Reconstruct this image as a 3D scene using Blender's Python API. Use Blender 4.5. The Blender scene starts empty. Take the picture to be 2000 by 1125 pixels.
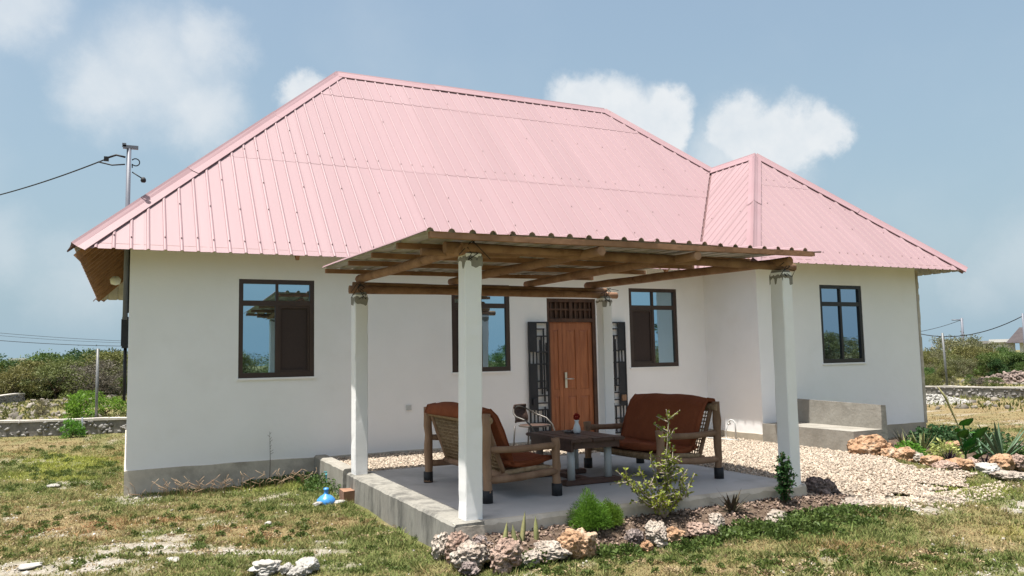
import bpy, math, random
import numpy as np
from mathutils import Vector, Matrix
random.seed(7); RNG = np.random.default_rng(7)
scene = bpy.context.scene
col = scene.collection
R = math.radians

# ------------------------------------------------------------------ camera
CAM = np.array([-0.005, -11.726, 1.667]); FPX = 1551.67
cR = np.array([0.90070958, -0.43392504, -0.02076805])
cU = np.array([-0.01988661, -0.08894087, 0.99583836])
cF = np.array([0.43396633, 0.89654815, 0.08873919])
cd = bpy.data.cameras.new('camera'); cam = bpy.data.objects.new('camera', cd); col.objects.link(cam)
cd.sensor_width = 36.0; cd.lens = 36.0*FPX/2000.0; cd.clip_start = 0.05; cd.clip_end = 3000
M = Matrix.Identity(4)
for i in range(3):
    M[i][0] = cR[i]; M[i][1] = cU[i]; M[i][2] = -cF[i]; M[i][3] = CAM[i]
cam.matrix_world = M
scene.camera = cam

def ray(u, v):
    return cF + cR*(u-1000)/FPX + cU*(562.5-v)/FPX
def pix(u, v, z=0.0):
    d = ray(u, v); t = (z-CAM[2])/d[2]; return CAM + t*d
def pix_y(u, v, y):
    d = ray(u, v); t = (y-CAM[1])/d[1]; return CAM + t*d
def pix_x(u, v, x):
    d = ray(u, v); t = (x-CAM[0])/d[0]; return CAM + t*d
def far(u, v, D):
    """point seen at pixel (u,v) whose horizontal distance from the camera is D"""
    d = ray(u, v); t = D/math.hypot(d[0], d[1]); return CAM + t*d

# ------------------------------------------------------------------ sun, sky
SUN = Vector((-0.228, -0.06, 1.0)).normalized()
sd = bpy.data.lights.new('sun', 'SUN'); sd.energy = 4.2; sd.angle = R(0.55); sd.color = (1.0, 0.955, 0.89)
so = bpy.data.objects.new('sun', sd); col.objects.link(so); so.location = (-6, -2, 20)
so.rotation_euler = SUN.to_track_quat('Z', 'Y').to_euler()
world = bpy.data.worlds.new('World'); scene.world = world; world.use_nodes = True
scene.view_settings.view_transform = 'Standard'; scene.view_settings.look = 'None'
scene.view_settings.exposure = 1.12; scene.view_settings.gamma = 1.0
scene.view_settings.use_curve_mapping = False

def build_world():
    nt = world.node_tree; nt.nodes.clear(); N = nt.nodes.new; L = nt.links.new
    out = N('ShaderNodeOutputWorld'); bg = N('ShaderNodeBackground'); bg.inputs['Strength'].default_value = 0.070
    sky = N('ShaderNodeTexSky'); sky.sky_type = 'NISHITA'; sky.sun_disc = False
    sky.sun_elevation = math.asin(SUN.z); sky.sun_rotation = math.atan2(SUN.x, SUN.y) % (2*math.pi)
    sky.altitude = 0; sky.air_density = 1.3; sky.dust_density = 4.5; sky.ozone_density = 1.4
    tc = N('ShaderNodeTexCoord')
    def math_(op, a, b=None, c=None, clamp=False):
        n = N('ShaderNodeMath'); n.operation = op; n.use_clamp = clamp
        for i, x in enumerate((a, b, c)):
            if x is None: continue
            if isinstance(x, (int, float)): n.inputs[i].default_value = x
            else: L(x, n.inputs[i])
        return n.outputs[0]
    # pale haze shared by the whole sky (humid coastal air), thicker towards the horizon
    sep = N('ShaderNodeSeparateXYZ'); L(tc.outputs['Generated'], sep.inputs[0])
    hz = math_('SUBTRACT', 1.0, math_('ABSOLUTE', sep.outputs['Z']), clamp=True)
    hz = math_('MULTIPLY_ADD', math_('POWER', hz, 1.5), 0.78, 0.05, clamp=True)
    haze = N('ShaderNodeMix'); haze.data_type = 'RGBA'; L(hz, haze.inputs[0]); L(sky.outputs[0], haze.inputs[6])
    haze.inputs[7].default_value = (2.85, 4.0, 4.8, 1)
    # cloud warp
    n1 = N('ShaderNodeTexNoise'); n1.inputs['Scale'].default_value = 11; n1.inputs['Detail'].default_value = 9; n1.inputs['Roughness'].default_value = 0.64
    L(tc.outputs['Generated'], n1.inputs['Vector'])
    sub = N('ShaderNodeVectorMath'); sub.operation = 'SUBTRACT'; L(n1.outputs['Color'], sub.inputs[0]); sub.inputs[1].default_value = (.5, .5, .5)
    sc = N('ShaderNodeVectorMath'); sc.operation = 'SCALE'; L(sub.outputs[0], sc.inputs[0]); sc.inputs['Scale'].default_value = 0.085
    ad = N('ShaderNodeVectorMath'); ad.operation = 'ADD'; L(tc.outputs['Generated'], ad.inputs[0]); L(sc.outputs[0], ad.inputs[1])
    nrm = N('ShaderNodeVectorMath'); nrm.operation = 'NORMALIZE'; L(ad.outputs[0], nrm.inputs[0])
    def blobs(lst):
        acc = None
        for (u, v, r) in lst:
            d = ray(u, v); d = d/np.linalg.norm(d)
            dn = N('ShaderNodeVectorMath'); dn.operation = 'DISTANCE'; L(nrm.outputs[0], dn.inputs[0]); dn.inputs[1].default_value = tuple(d)
            m = math_('MULTIPLY_ADD', dn.outputs['Value'], -1.0/(r/FPX), 1.0)
            acc = m if acc is None else math_('SMOOTH_MAX', acc, m, 0.25)
        return acc
    crisp = blobs([(1155, 208, 86), (1210, 245, 92), (1295, 232, 70), (1115, 265, 66), (1285, 280, 64), (1445, 250, 78), (1530, 262, 84), (1600, 254, 70), (1480, 285, 72), (600, 190, 66)])
    soft = blobs([(300, 140, 150), (400, 85, 95), (200, 170, 110), (390, 215, 115), (30, 10, 110), (1450, 320, 160), (-350, 300, 260), (2500, 200, 240), (2900, 480, 300), (700, -500, 300), (1500, -700, 350)])
    faint = blobs([(170, 560, 130), (0, 480, 100), (2020, 520, 150), (1900, 590, 80)])
    # the rest of the sky carries the same scattered fair-weather clouds
    n2 = N('ShaderNodeTexNoise'); n2.inputs['Scale'].default_value = 2.6; n2.inputs['Detail'].default_value = 6; n2.inputs['Roughness'].default_value = 0.55
    L(tc.outputs['Generated'], n2.inputs['Vector'])
    def ramp(x, lo, hi):
        m = N('ShaderNodeMapRange'); m.interpolation_type = 'SMOOTHSTEP'; L(x, m.inputs[0]); m.inputs[1].default_value = lo; m.inputs[2].default_value = hi
        return m.outputs[0]
    a = ramp(crisp, 0.04, 0.50); b = math_('MULTIPLY', ramp(soft, 0.02, 0.85), 0.66)
    veil = math_('MULTIPLY', ramp(n2.outputs['Fac'], 0.42, 0.80), 0.22)
    low = ramp(sep.outputs['Z'], -0.02, 0.10)
    n5 = N('ShaderNodeTexNoise'); n5.inputs['Scale'].default_value = 26; n5.inputs['Detail'].default_value = 6; n5.inputs['Roughness'].default_value = 0.6
    L(tc.outputs['Generated'], n5.inputs['Vector'])
    tex = math_('MULTIPLY_ADD', n5.outputs['Fac'], 0.7, 0.66)
    b = math_('MAXIMUM', b, math_('MULTIPLY', ramp(faint, 0.0, 0.9), 0.34))
    dens = math_('MULTIPLY', math_('MAXIMUM', math_('MULTIPLY', a, 0.90), math_('MAXIMUM', b, veil)), tex, clamp=True)
    dens = math_('MULTIPLY', dens, low, clamp=True)
    cl = N('ShaderNodeMix'); cl.data_type = 'RGBA'; L(dens, cl.inputs[0]); L(haze.outputs[2], cl.inputs[6])
    cl.inputs[7].default_value = (5.4, 5.65, 5.85, 1)
    L(cl.outputs[2], bg.inputs['Color']); L(bg.outputs[0], out.inputs['Surface'])
build_world()

# ------------------------------------------------------------------ helpers
def rot_to(d, up=(0, 0, 1)):
    return Vector(d).to_track_quat('Z', 'Y').to_matrix()

class MB:
    def __init__(s): s.v = []; s.f = []; s.m = []; s.sm = []
    def add(s, vs, fs, mi=0, smooth=False):
        b = len(s.v); s.v += [tuple(v) for v in vs]
        for f in fs: s.f.append([b+i for i in f]); s.m.append(mi); s.sm.append(smooth)
    def box(s, x0, x1, y0, y1, z0, z1, mi=0, jit=0):
        v = [(x0, y0, z0), (x1, y0, z0), (x1, y1, z0), (x0, y1, z0), (x0, y0, z1), (x1, y0, z1), (x1, y1, z1), (x0, y1, z1)]
        if jit: v = [tuple(c+random.uniform(-jit, jit) for c in p) for p in v]
        s.add(v, [(0, 3, 2, 1), (4, 5, 6, 7), (0, 1, 5, 4), (1, 2, 6, 5), (2, 3, 7, 6), (3, 0, 4, 7)], mi)
    def cbox(s, c, size, rot=None, mi=0):
        h = [a/2 for a in size]; vs = []
        for (x, y, z) in [(-1,-1,-1),(1,-1,-1),(1,1,-1),(-1,1,-1),(-1,-1,1),(1,-1,1),(1,1,1),(-1,1,1)]:
            p = Vector((x*h[0], y*h[1], z*h[2]))
            if rot is not None: p = rot @ p
            vs.append(p+Vector(c))
        s.add(vs, [(0, 3, 2, 1), (4, 5, 6, 7), (0, 1, 5, 4), (1, 2, 6, 5), (2, 3, 7, 6), (3, 0, 4, 7)], mi)
    def tube(s, path, rad, n=8, cap=True, mi=0, smooth=True, wob=0):
        path = [Vector(p) for p in path]; k = len(path)
        if not hasattr(rad, '__len__'): rad = [rad]*k
        prev = None; vs = []
        for i, p in enumerate(path):
            d = (path[min(i+1, k-1)]-path[max(i-1, 0)]).normalized()
            if prev is None:
                a = Vector((0, 0, 1)) if abs(d.z) < .9 else Vector((1, 0, 0))
                x = d.cross(a).normalized()
            else:
                x = (prev-d*prev.dot(d)).normalized()
            prev = x; y = d.cross(x)
            for j in range(n):
                t = 2*math.pi*j/n; r = rad[i]*(1+random.uniform(-wob, wob))
                vs.append(p+(x*math.cos(t)+y*math.sin(t))*r)
        fs = [(i*n+j, i*n+(j+1) % n, (i+1)*n+(j+1) % n, (i+1)*n+j) for i in range(k-1) for j in range(n)]
        s.add(vs, fs, mi, smooth)
        if cap:
            b = len(s.v)-len(vs)
            s.f.append([b+j for j in reversed(range(n))]); s.m.append(mi); s.sm.append(False)
            s.f.append([b+(k-1)*n+j for j in range(n)]); s.m.append(mi); s.sm.append(False)
    def lathe(s, c, prof, n=16, mi=0, smooth=True):
        vs = [(c[0]+r*math.cos(2*math.pi*j/n), c[1]+r*math.sin(2*math.pi*j/n), c[2]+z) for (r, z) in prof for j in range(n)]
        k = len(prof)
        s.add(vs, [(i*n+j, i*n+(j+1) % n, (i+1)*n+(j+1) % n, (i+1)*n+j) for i in range(k-1) for j in range(n)], mi, smooth)
    def build(s, name, mats, parent=None, off=(0, 0, 0)):
        me = bpy.data.meshes.new(name)
        me.from_pydata([(v[0]-off[0], v[1]-off[1], v[2]-off[2]) for v in s.v], [], s.f)
        if not isinstance(mats, (list, tuple)): mats = [mats]
        for m in mats: me.materials.append(m)
        me.polygons.foreach_set('material_index', s.m); me.polygons.foreach_set('use_smooth', s.sm)
        if mats[0].name.startswith('leaf'):
            at = me.attributes.new('tone', 'FLOAT', 'POINT'); at.data.foreach_set('value', [random.uniform(.45, .8)]*len(s.v))
        me.update()
        return link(name, me, parent)

def link(name, me, parent=None):
    o = bpy.data.objects.new(name, me); col.objects.link(o)
    if parent is not None: o.parent = parent
    return o
def tag(o, label=None, cat=None, group=None, kind=None):
    if label: o['label'] = label
    if cat: o['category'] = cat
    if group: o['group'] = group
    if kind: o['kind'] = kind
    return o
def thing(name, loc, label, cat, group=None, rz=0):
    o = bpy.data.objects.new(name, None); col.objects.link(o); o.location = loc; o.rotation_euler = (0, 0, rz)
    o.empty_display_size = .1
    return tag(o, label, cat, group)
def copy_tree(o, parent=None):
    c = o.copy(); col.objects.link(c); c.parent = parent
    for ch in list(o.children): copy_tree(ch, c)
    return c
def mesh_np(name, V, F, mat, smooth=False, attrs=None):
    """fast mesh from numpy; F is (M,k)"""
    me = bpy.data.meshes.new(name); V = np.asarray(V, np.float32); F = np.asarray(F, np.int32)
    me.vertices.add(len(V)); me.vertices.foreach_set('co', V.ravel())
    k = F.shape[1]; me.loops.add(F.size); me.loops.foreach_set('vertex_index', F.ravel())
    me.polygons.add(len(F)); me.polygons.foreach_set('loop_start', np.arange(0, F.size, k, dtype=np.int32))
    me.polygons.foreach_set('loop_total', np.full(len(F), k, np.int32))
    if smooth: me.polygons.foreach_set('use_smooth', np.ones(len(F), bool))
    for an, arr in (attrs or {}).items():
        arr = np.asarray(arr, np.float32)
        if arr.ndim == 1:
            a = me.attributes.new(an, 'FLOAT', 'POINT'); a.data.foreach_set('value', arr)
        else:
            a = me.attributes.new(an, 'FLOAT_COLOR', 'POINT'); a.data.foreach_set('color', arr.ravel())
    me.materials.append(mat); me.update(calc_edges=True); me.validate()
    return me

# numpy value noise
_T = np.random.default_rng(3).random(4096)
def vnoise(x, y, z=0.0):
    x = np.asarray(x, float); y = np.asarray(y, float); z = np.asarray(z, float)+0*x
    xi = np.floor(x).astype(int); yi = np.floor(y).astype(int); zi = np.floor(z).astype(int)
    fx = x-xi; fy = y-yi; fz = z-zi
    fx = fx*fx*(3-2*fx); fy = fy*fy*(3-2*fy); fz = fz*fz*(3-2*fz)
    def h(a, b, c): return _T[(a*73856093 ^ b*19349663 ^ c*83492791) & 4095]
    def lerp(a, b, t): return a+(b-a)*t
    return lerp(lerp(lerp(h(xi, yi, zi), h(xi+1, yi, zi), fx), lerp(h(xi, yi+1, zi), h(xi+1, yi+1, zi), fx), fy),
                lerp(lerp(h(xi, yi, zi+1), h(xi+1, yi, zi+1), fx), lerp(h(xi, yi+1, zi+1), h(xi+1, yi+1, zi+1), fx), fy), fz)
def fbm(x, y, z=0.0, o=4):
    s = 0; a = .5; t = 0
    for i in range(o):
        s = s+a*vnoise(np.asarray(x)*2**i+i*17.3, np.asarray(y)*2**i+i*9.1, np.asarray(z)*2**i+i*5.7); t += a; a *= .5
    return s/t
def sstep(x, a, b):
    t = np.clip((np.asarray(x, float)-a)/(b-a), 0, 1); return t*t*(3-2*t)

# ------------------------------------------------------------------ materials
def mat(name, c1, c2=None, scale=6.0, rough=.8, bump=0.0, bscale=None, stretch=(1, 1, 1), detail=5, lo=.35, hi=.65,
        spec=.3, metal=0.0, stain=None, rnd=0.0, tone=False, trans=0.0, bdist=0.01, voro=None):
    m = bpy.data.materials.new(name); m.use_nodes = True; nt = m.node_tree; N = nt.nodes.new; L = nt.links.new
    b = nt.nodes['Principled BSDF']; b.inputs['Roughness'].default_value = rough; b.inputs['Metallic'].default_value = metal
    b.inputs['Specular IOR Level'].default_value = spec
    tc = N('ShaderNodeTexCoord'); mp = N('ShaderNodeMapping'); mp.inputs['Scale'].default_value = stretch
    L(tc.outputs['Object'], mp.inputs['Vector'])
    if rnd or True:
        oi = N('ShaderNodeObjectInfo'); va = N('ShaderNodeVectorMath'); va.operation = 'ADD'
        sc = N('ShaderNodeMath'); sc.operation = 'MULTIPLY'; L(oi.outputs['Random'], sc.inputs[0]); sc.inputs[1].default_value = 37.0
        L(mp.outputs[0], va.inputs[0]); L(sc.outputs[0], va.inputs[1]); vec = va.outputs[0]
    c2 = c2 or c1
    n = N('ShaderNodeTexNoise'); n.inputs['Scale'].default_value = scale; n.inputs['Detail'].default_value = detail; n.inputs['Roughness'].default_value = .6
    L(vec, n.inputs['Vector'])
    mr = N('ShaderNodeMapRange'); mr.inputs[1].default_value = lo; mr.inputs[2].default_value = hi; L(n.outputs['Fac'], mr.inputs[0])
    mx = N('ShaderNodeMix'); mx.data_type = 'RGBA'; L(mr.outputs[0], mx.inputs[0])
    mx.inputs[6].default_value = (*c1, 1); mx.inputs[7].default_value = (*c2, 1); cur = mx.outputs[2]
    if stain:   # (colour, scale, lo, hi, amount)
        n3 = N('ShaderNodeTexNoise'); n3.inputs['Scale'].default_value = stain[1]; n3.inputs['Detail'].default_value = 6; n3.inputs['Roughness'].default_value = .65
        L(vec, n3.inputs['Vector'])
        m3 = N('ShaderNodeMapRange'); m3.inputs[1].default_value = stain[2]; m3.inputs[2].default_value = stain[3]; m3.inputs[4].default_value = stain[4]; L(n3.outputs['Fac'], m3.inputs[0])
        x3 = N('ShaderNodeMix'); x3.data_type = 'RGBA'; L(m3.outputs[0], x3.inputs[0]); L(cur, x3.inputs[6]); x3.inputs[7].default_value = (*stain[0], 1); cur = x3.outputs[2]
    if rnd or tone:
        hsv = N('ShaderNodeHueSaturation'); L(cur, hsv.inputs['Color'])
        mr2 = N('ShaderNodeMapRange'); mr2.inputs[3].default_value = 1-(rnd or .3); mr2.inputs[4].default_value = 1+(rnd or .3)
        if tone:
            at = N('ShaderNodeAttribute'); at.attribute_name = 'tone'; L(at.outputs['Fac'], mr2.inputs[0])
            mh = N('ShaderNodeMapRange'); mh.inputs[3].default_value = .475; mh.inputs[4].default_value = .525
            L(oi.outputs['Random'], mh.inputs[0]); L(mh.outputs[0], hsv.inputs['Hue'])
        else: L(oi.outputs['Random'], mr2.inputs[0])
        L(mr2.outputs[0], hsv.inputs['Value']); cur = hsv.outputs[0]
    L(cur, b.inputs['Base Color'])
    if bump:
        n4 = N('ShaderNodeTexNoise'); n4.inputs['Scale'].default_value = bscale or scale*3; n4.inputs['Detail'].default_value = 6; L(vec, n4.inputs['Vector'])
        bm = N('ShaderNodeBump'); bm.inputs['Strength'].default_value = bump; bm.inputs['Distance'].default_value = bdist
        L(n4.outputs['Fac'], bm.inputs['Height']); last = bm
        if voro:
            vo = N('ShaderNodeTexVoronoi'); vo.inputs['Scale'].default_value = voro; L(vec, vo.inputs['Vector'])
            b2 = N('ShaderNodeBump'); b2.inputs['Strength'].default_value = .8; b2.inputs['Distance'].default_value = bdist*1.5
            L(vo.outputs['Distance'], b2.inputs['Height']); L(bm.outputs[0], b2.inputs['Normal']); last = b2
        L(last.outputs[0], b.inputs['Normal'])
    if trans:
        out = nt.nodes['Material Output']; tr = N('ShaderNodeBsdfTranslucent'); L(cur, tr.inputs['Color'])
        ms = N('ShaderNodeMixShader'); ms.inputs[0].default_value = trans; L(b.outputs[0], ms.inputs[1]); L(tr.outputs[0], ms.inputs[2]); L(ms.outputs[0], out.inputs['Surface'])
    return m

def glass_mat(name, tint, fac, rough=.015):
    m = bpy.data.materials.new(name); m.use_nodes = True; nt = m.node_tree; N = nt.nodes.new; L = nt.links.new
    b = nt.nodes['Principled BSDF']; b.inputs['Base Color'].default_value = (.012, .016, .018, 1); b.inputs['Roughness'].default_value = .2
    g = N('ShaderNodeBsdfGlossy'); g.inputs['Color'].default_value = (*tint, 1); g.inputs['Roughness'].default_value = rough
    tc = N('ShaderNodeTexCoord'); n = N('ShaderNodeTexNoise'); n.inputs['Scale'].default_value = 2.2; L(tc.outputs['Object'], n.inputs['Vector'])
    bm = N('ShaderNodeBump'); bm.inputs['Strength'].default_value = .12; bm.inputs['Distance'].default_value = .006; L(n.outputs['Fac'], bm.inputs['Height']); L(bm.outputs[0], g.inputs['Normal'])
    ms = N('ShaderNodeMixShader'); ms.inputs[0].default_value = fac; L(b.outputs[0], ms.inputs[1]); L(g.outputs[0], ms.inputs[2])
    L(ms.outputs[0], nt.nodes['Material Output'].inputs['Surface'])
    return m

MT = dict(
    wall=mat('white_wall_paint', (.86, .855, .85), (.83, .825, .815), 1.3, .9, .45, 7, spec=.15, stain=((.68, .655, .61), .9, .52, .85, .4), bdist=.010),
    plinth=mat('plinth_cement', (.56, .51, .43), (.45, .41, .345), 3.0, .95, .5, 18, stain=((.20, .175, .14), 2.2, .48, .72, .7), spec=.1),
    plinthr=mat('wing_plinth_cement', (.42, .37, .29), (.33, .295, .235), 3.0, .95, .4, 18, spec=.1),
    concrete=mat('concrete', (.31, .295, .26), (.235, .22, .19), 2.5, .92, .5, 22, stain=((.13, .12, .10), 1.7, .5, .75, .65), spec=.15),
    slab=mat('screeded_slab', (.47, .46, .445), (.40, .395, .385), 1.6, .75, .25, 12, stain=((.26, .25, .235), 1.1, .50, .68, .75), spec=.3),
    slabedge=mat('slab_edge_concrete', (.275, .265, .235), (.235, .225, .20), 3.5, .95, .6, 20, stretch=(3, 3, .8), stain=((.10, .098, .09), 1.3, .46, .62, .8), spec=.1),
    roof=mat('pink_roof_paint', (.303, .203, .214), (.29, .192, .202), .8, .55, .25, 1.6, stretch=(2.2, .35, .35), spec=.3, rnd=.03, stain=((.27, .20, .203), 2.5, .56, .8, .45), bdist=.012),
    cap=mat('pink_cap_paint', (.32, .212, .224), (.30, .19, .202), 1.2, .5, 0, spec=.3, rnd=.03),
    galv=mat('galvanised_underside', (.46, .44, .41), (.34, .32, .29), 5, .5, 0, spec=.4, stain=((.17, .12, .085), 3, .5, .75, .7)),
    screw=mat('roof_screw_rubber', (.17, .10, .10), rough=.7),
    log=mat('bark_stripped_log', (.34, .205, .13), (.215, .12, .075), 5, .8, .6, 14, stretch=(1, 1, 1), spec=.15, stain=((.10, .055, .03), 7, .58, .75, .8), rnd=.18),
    timber=mat('sawn_timber', (.33, .185, .11), (.22, .12, .07), 4, .8, .4, 20, spec=.15, rnd=.15, stain=((.09, .05, .03), 6, .6, .8, .7)),
    bench=mat('weathered_bench_log', (.33, .205, .13), (.215, .125, .075), 6, .75, .5, 18, stretch=(1, 1, .35), spec=.2, rnd=.1, stain=((.11, .065, .035), 9, .62, .78, .7)),
    rope=mat('woven_palm_rope', (.40, .29, .185), (.25, .165, .095), 22, .9, .6, 60, spec=.1),
    cushion=mat('rust_cushion_cloth', (.25, .078, .036), (.205, .06, .028), 3, .9, .7, 5, spec=.1, bdist=.05),
    piping=mat('cushion_piping', (.20, .05, .018), rough=.85),
    rubber=mat('black_rubber', (.018, .018, .02), (.03, .03, .032), 12, .6, .2),
    tabletop=mat('brown_table_paint', (.115, .062, .045), (.085, .045, .034), 5, .5, .2, 12, spec=.35, stain=((.16, .105, .085), 3, .58, .8, .6)),
    pipe=mat('grey_painted_pipe', (.55, .56, .55), (.46, .47, .46), 6, .6, .1, stain=((.3, .29, .26), 5, .6, .8, .5)),
    pipedull=mat('bare_timber_leg', (.25, .19, .15), (.17, .125, .1), 6, .8, .2),
    tubechair=mat('grey_steel_tube', (.10, .092, .082), (.075, .07, .062), 8, .4, 0, spec=.5, metal=.2),
    weave=mat('brown_plastic_weave', (.085, .052, .04), (.055, .033, .026), 45, .6, .7, 90),
    doorwood=mat('orange_door_wood', (.37, .13, .05), (.26, .083, .031), 3.2, .45, .15, 22, stretch=(9, 9, .9), spec=.4, stain=((.50, .20, .075), 2.2, .6, .78, .5)),
    doorframe=mat('dark_door_frame', (.10, .05, .03), (.06, .03, .02), 5, .6, .2),
    winframe=mat('brown_window_frame', (.058, .036, .028), (.046, .028, .022), 4, .4, 0, spec=.4),
    winblack=mat('black_window_frame', (.016, .015, .016), (.022, .02, .02), 4, .35, 0, spec=.4),
    mesh=mat('brown_insect_mesh', (.062, .046, .04), (.05, .037, .034), 90, .8, 0, spec=.15),
    black=mat('black_gate_paint', (.014, .015, .02), (.02, .021, .027), 8, .5, .1, spec=.4),
    steel=mat('steel_handle', (.6, .58, .55), rough=.3, metal=.9),
    glass=glass_mat('tinted_window_glass', (.46, .66, .78), .80),
    glassd=glass_mat('dark_window_glass', (.40, .53, .66), .74),
    soil=mat('bed_soil', (.155, .115, .085), (.075, .052, .038), 14, 1, 1.0, 40, stain=((.32, .27, .21), 30, .62, .72, .7), spec=.05, bdist=.03),
    rockw=mat('pale_coral_rock', (.47, .42, .36), (.27, .22, .18), 9, .95, 1.0, 22, stain=((.14, .11, .10), 11, .56, .7, .75), spec=.08, bdist=.03, voro=28),
    rockp=mat('pinkish_coral_rock', (.40, .30, .245), (.25, .17, .135), 9, .95, 1.0, 22, stain=((.13, .095, .085), 12, .56, .7, .8), spec=.08, bdist=.03, voro=30),
    rocko=mat('orange_coral_rock', (.41, .265, .165), (.29, .17, .10), 7, .95, 1.0, 18, stain=((.50, .42, .32), 5, .56, .72, .85), spec=.08, bdist=.03, voro=20),
    rockd=mat('dark_coral_rock', (.12, .095, .09), (.30, .25, .23), 10, .95, 1.0, 22, stain=((.45, .38, .34), 13, .6, .72, .7), spec=.08, bdist=.04, voro=26),
    rubble=mat('white_limestone', (.40, .385, .355), (.29, .275, .25), 9, .95, .9, 22, spec=.08, bdist=.02, rnd=.1),
    stonewall=mat('rubble_wall_stone', (.30, .285, .265), (.15, .14, .13), 7, .95, .8, 20, spec=.08, rnd=.3),
    wallcap=mat('wall_cap_cement', (.52, .49, .44), (.42, .39, .35), 4, .95, .4, 20, spec=.08),
    mortar=mat('wall_mortar', (.235, .222, .20), (.165, .155, .142), 9, .95, .6, 20, spec=.08),
    gravelbase=mat('gravel_base', (.46, .37, .29), (.32, .25, .19), 40, 1, .6, 90, spec=.05),
    postgrey=mat('galvanised_post', (.17, .175, .175), (.13, .135, .135), 6, .5, 0, metal=.3, spec=.4),
    mast=mat('grey_mast_paint', (.155, .165, .20), (.13, .14, .17), 6, .5, 0, spec=.4),
    wire=mat('black_cable', (.02, .02, .022), rough=.6),
    blue=mat('blue_plastic', (.045, .22, .56), (.07, .29, .62), 5, .3, 0, spec=.5),
    teal=mat('teal_tap_plastic', (.10, .36, .38), rough=.4),
    vase=mat('white_ceramic', (.78, .80, .80), rough=.25, spec=.5),
    flower=mat('red_flower', (.32, .018, .012), (.2, .01, .01), 30, .7, 0),
    ash=mat('glass_ashtray', (.16, .13, .12), rough=.15, spec=.6),
    brick=mat('brown_block', (.30, .175, .115), (.22, .12, .08), 8, .95, .5, 20),
    bark=mat('bark', (.15, .11, .08), (.09, .065, .048), 10, .95, .6, 30),
    palebark=mat('pale_dry_twigs', (.34, .29, .24), (.24, .2, .165), 10, .95, .3, 30),
    bwhite=mat('far_white_wall', (.74, .73, .70), (.66, .65, .62), 1, .9),
    bgrey=mat('far_grey_block', (.33, .315, .29), (.26, .25, .23), 1.2, .9),
    bdark=mat('far_roof', (.05, .04, .042), (.065, .055, .055), 2, .8),
    bopen=mat('far_opening', (.03, .028, .026), rough=.9),
)
def leafmat(name, c1, c2, rnd=.4, trans=.3, spec=.25, rough=.55):
    return mat(name, c1, c2, 3.0, rough, 0, spec=spec, rnd=rnd, tone=True, trans=trans)
MT.update(
    lf_green=leafmat('leaf_green', (.095, .145, .035), (.07, .115, .028)),
    lf_dark=leafmat('leaf_dark_green', (.055, .105, .035), (.04, .08, .028)),
    lf_olive=leafmat('leaf_olive', (.155, .16, .05), (.115, .125, .04)),
    lf_dry=leafmat('leaf_dry_scrub', (.165, .16, .08), (.13, .13, .065)),
    lf_grey=leafmat('leaf_grey_scrub', (.13, .115, .085), (.10, .09, .068)),
    lf_lime=leafmat('leaf_lime', (.25, .31, .045), (.16, .23, .035)),
    lf_fresh=leafmat('leaf_fresh', (.13, .26, .03), (.09, .20, .024), trans=.45),
    lf_myrtle=leafmat('leaf_myrtle', (.04, .105, .028), (.028, .078, .022)),
    lf_purple=leafmat('leaf_purple', (.045, .026, .036), (.03, .018, .026), trans=.1),
    lf_brom=leafmat('leaf_bromeliad', (.10, .085, .05), (.07, .05, .04), trans=.15),
    lf_snake=leafmat('leaf_snake', (.34, .33, .14), (.19, .21, .095), trans=.1),
    lf_aloe=leafmat('leaf_aloe', (.095, .155, .085), (.075, .125, .07), trans=.05),
    lf_broad=leafmat('leaf_broad', (.06, .21, .03), (.045, .165, .024), trans=.25),
    lf_cream=leafmat('leaf_variegated', (.42, .45, .17), (.28, .34, .10), trans=.25),
    lf_straw=leafmat('leaf_straw', (.42, .34, .21), (.26, .17, .10), trans=.1),
    lf_casu=leafmat('leaf_casuarina', (.05, .075, .035), (.04, .06, .03)),
)
# ------------------------------------------------------------------ dimensions (metres, fitted to the photograph)
ZP = 0.3136; ZWB = 1.472; ZWT = 2.8725; XC = 9.6325; XR = 13.6375; W = 1.383; D = 7.397
O = 0.604; OL = 0.633; ZE = 3.1545; P = 0.9908
HH = D/2+O; ZR = ZE+P*HH
ZS = 0.30            # patio slab level

# ------------------------------------------------------------------ ground
SLAB = (2.47, 6.42, -5.42, -1.80)
def gravel_h(x, y):
    return .275-.09*sstep(x, 6.6, 9.4)*(1-.7*sstep(-np.asarray(y, float), 3.9, 5.7))-.20*sstep(-np.asarray(y, float), 3.9, 5.9)*sstep(x, 5.5, 6.6)
GP = [(2.6, -.02), (XC-.01, -.02), (XC-.01, -1.5), (9.62, -3.35), (9.45, -4.2), (9.3, -4.75), (9.55, -5.05), (8.7, -5.35), (7.8, -5.75), (7.1, -5.85), (6.75, -5.7), (6.45, -5.42), (6.40, -1.83), (2.6, -1.83)]
def inpoly(x, y, poly):
    x = np.asarray(x); y = np.asarray(y); c = np.zeros(x.shape, bool); n = len(poly)
    for i in range(n):
        x1, y1 = poly[i]; x2, y2 = poly[(i+1) % n]
        c ^= ((y1 > y) != (y2 > y)) & (x < (x2-x1)*(y-y1)/((y2-y1) or 1e-9)+x1)
    return c
def pdist(x, y, poly):
    d = np.full(np.shape(x), 1e9)
    for i in range(len(poly)):
        x1, y1 = poly[i]; x2, y2 = poly[(i+1) % len(poly)]; l2 = (x2-x1)**2+(y2-y1)**2
        t = np.clip(((x-x1)*(x2-x1)+(y-y1)*(y2-y1))/l2, 0, 1); d = np.minimum(d, np.hypot(x-x1-t*(x2-x1), y-y1-t*(y2-y1)))
    return d
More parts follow.
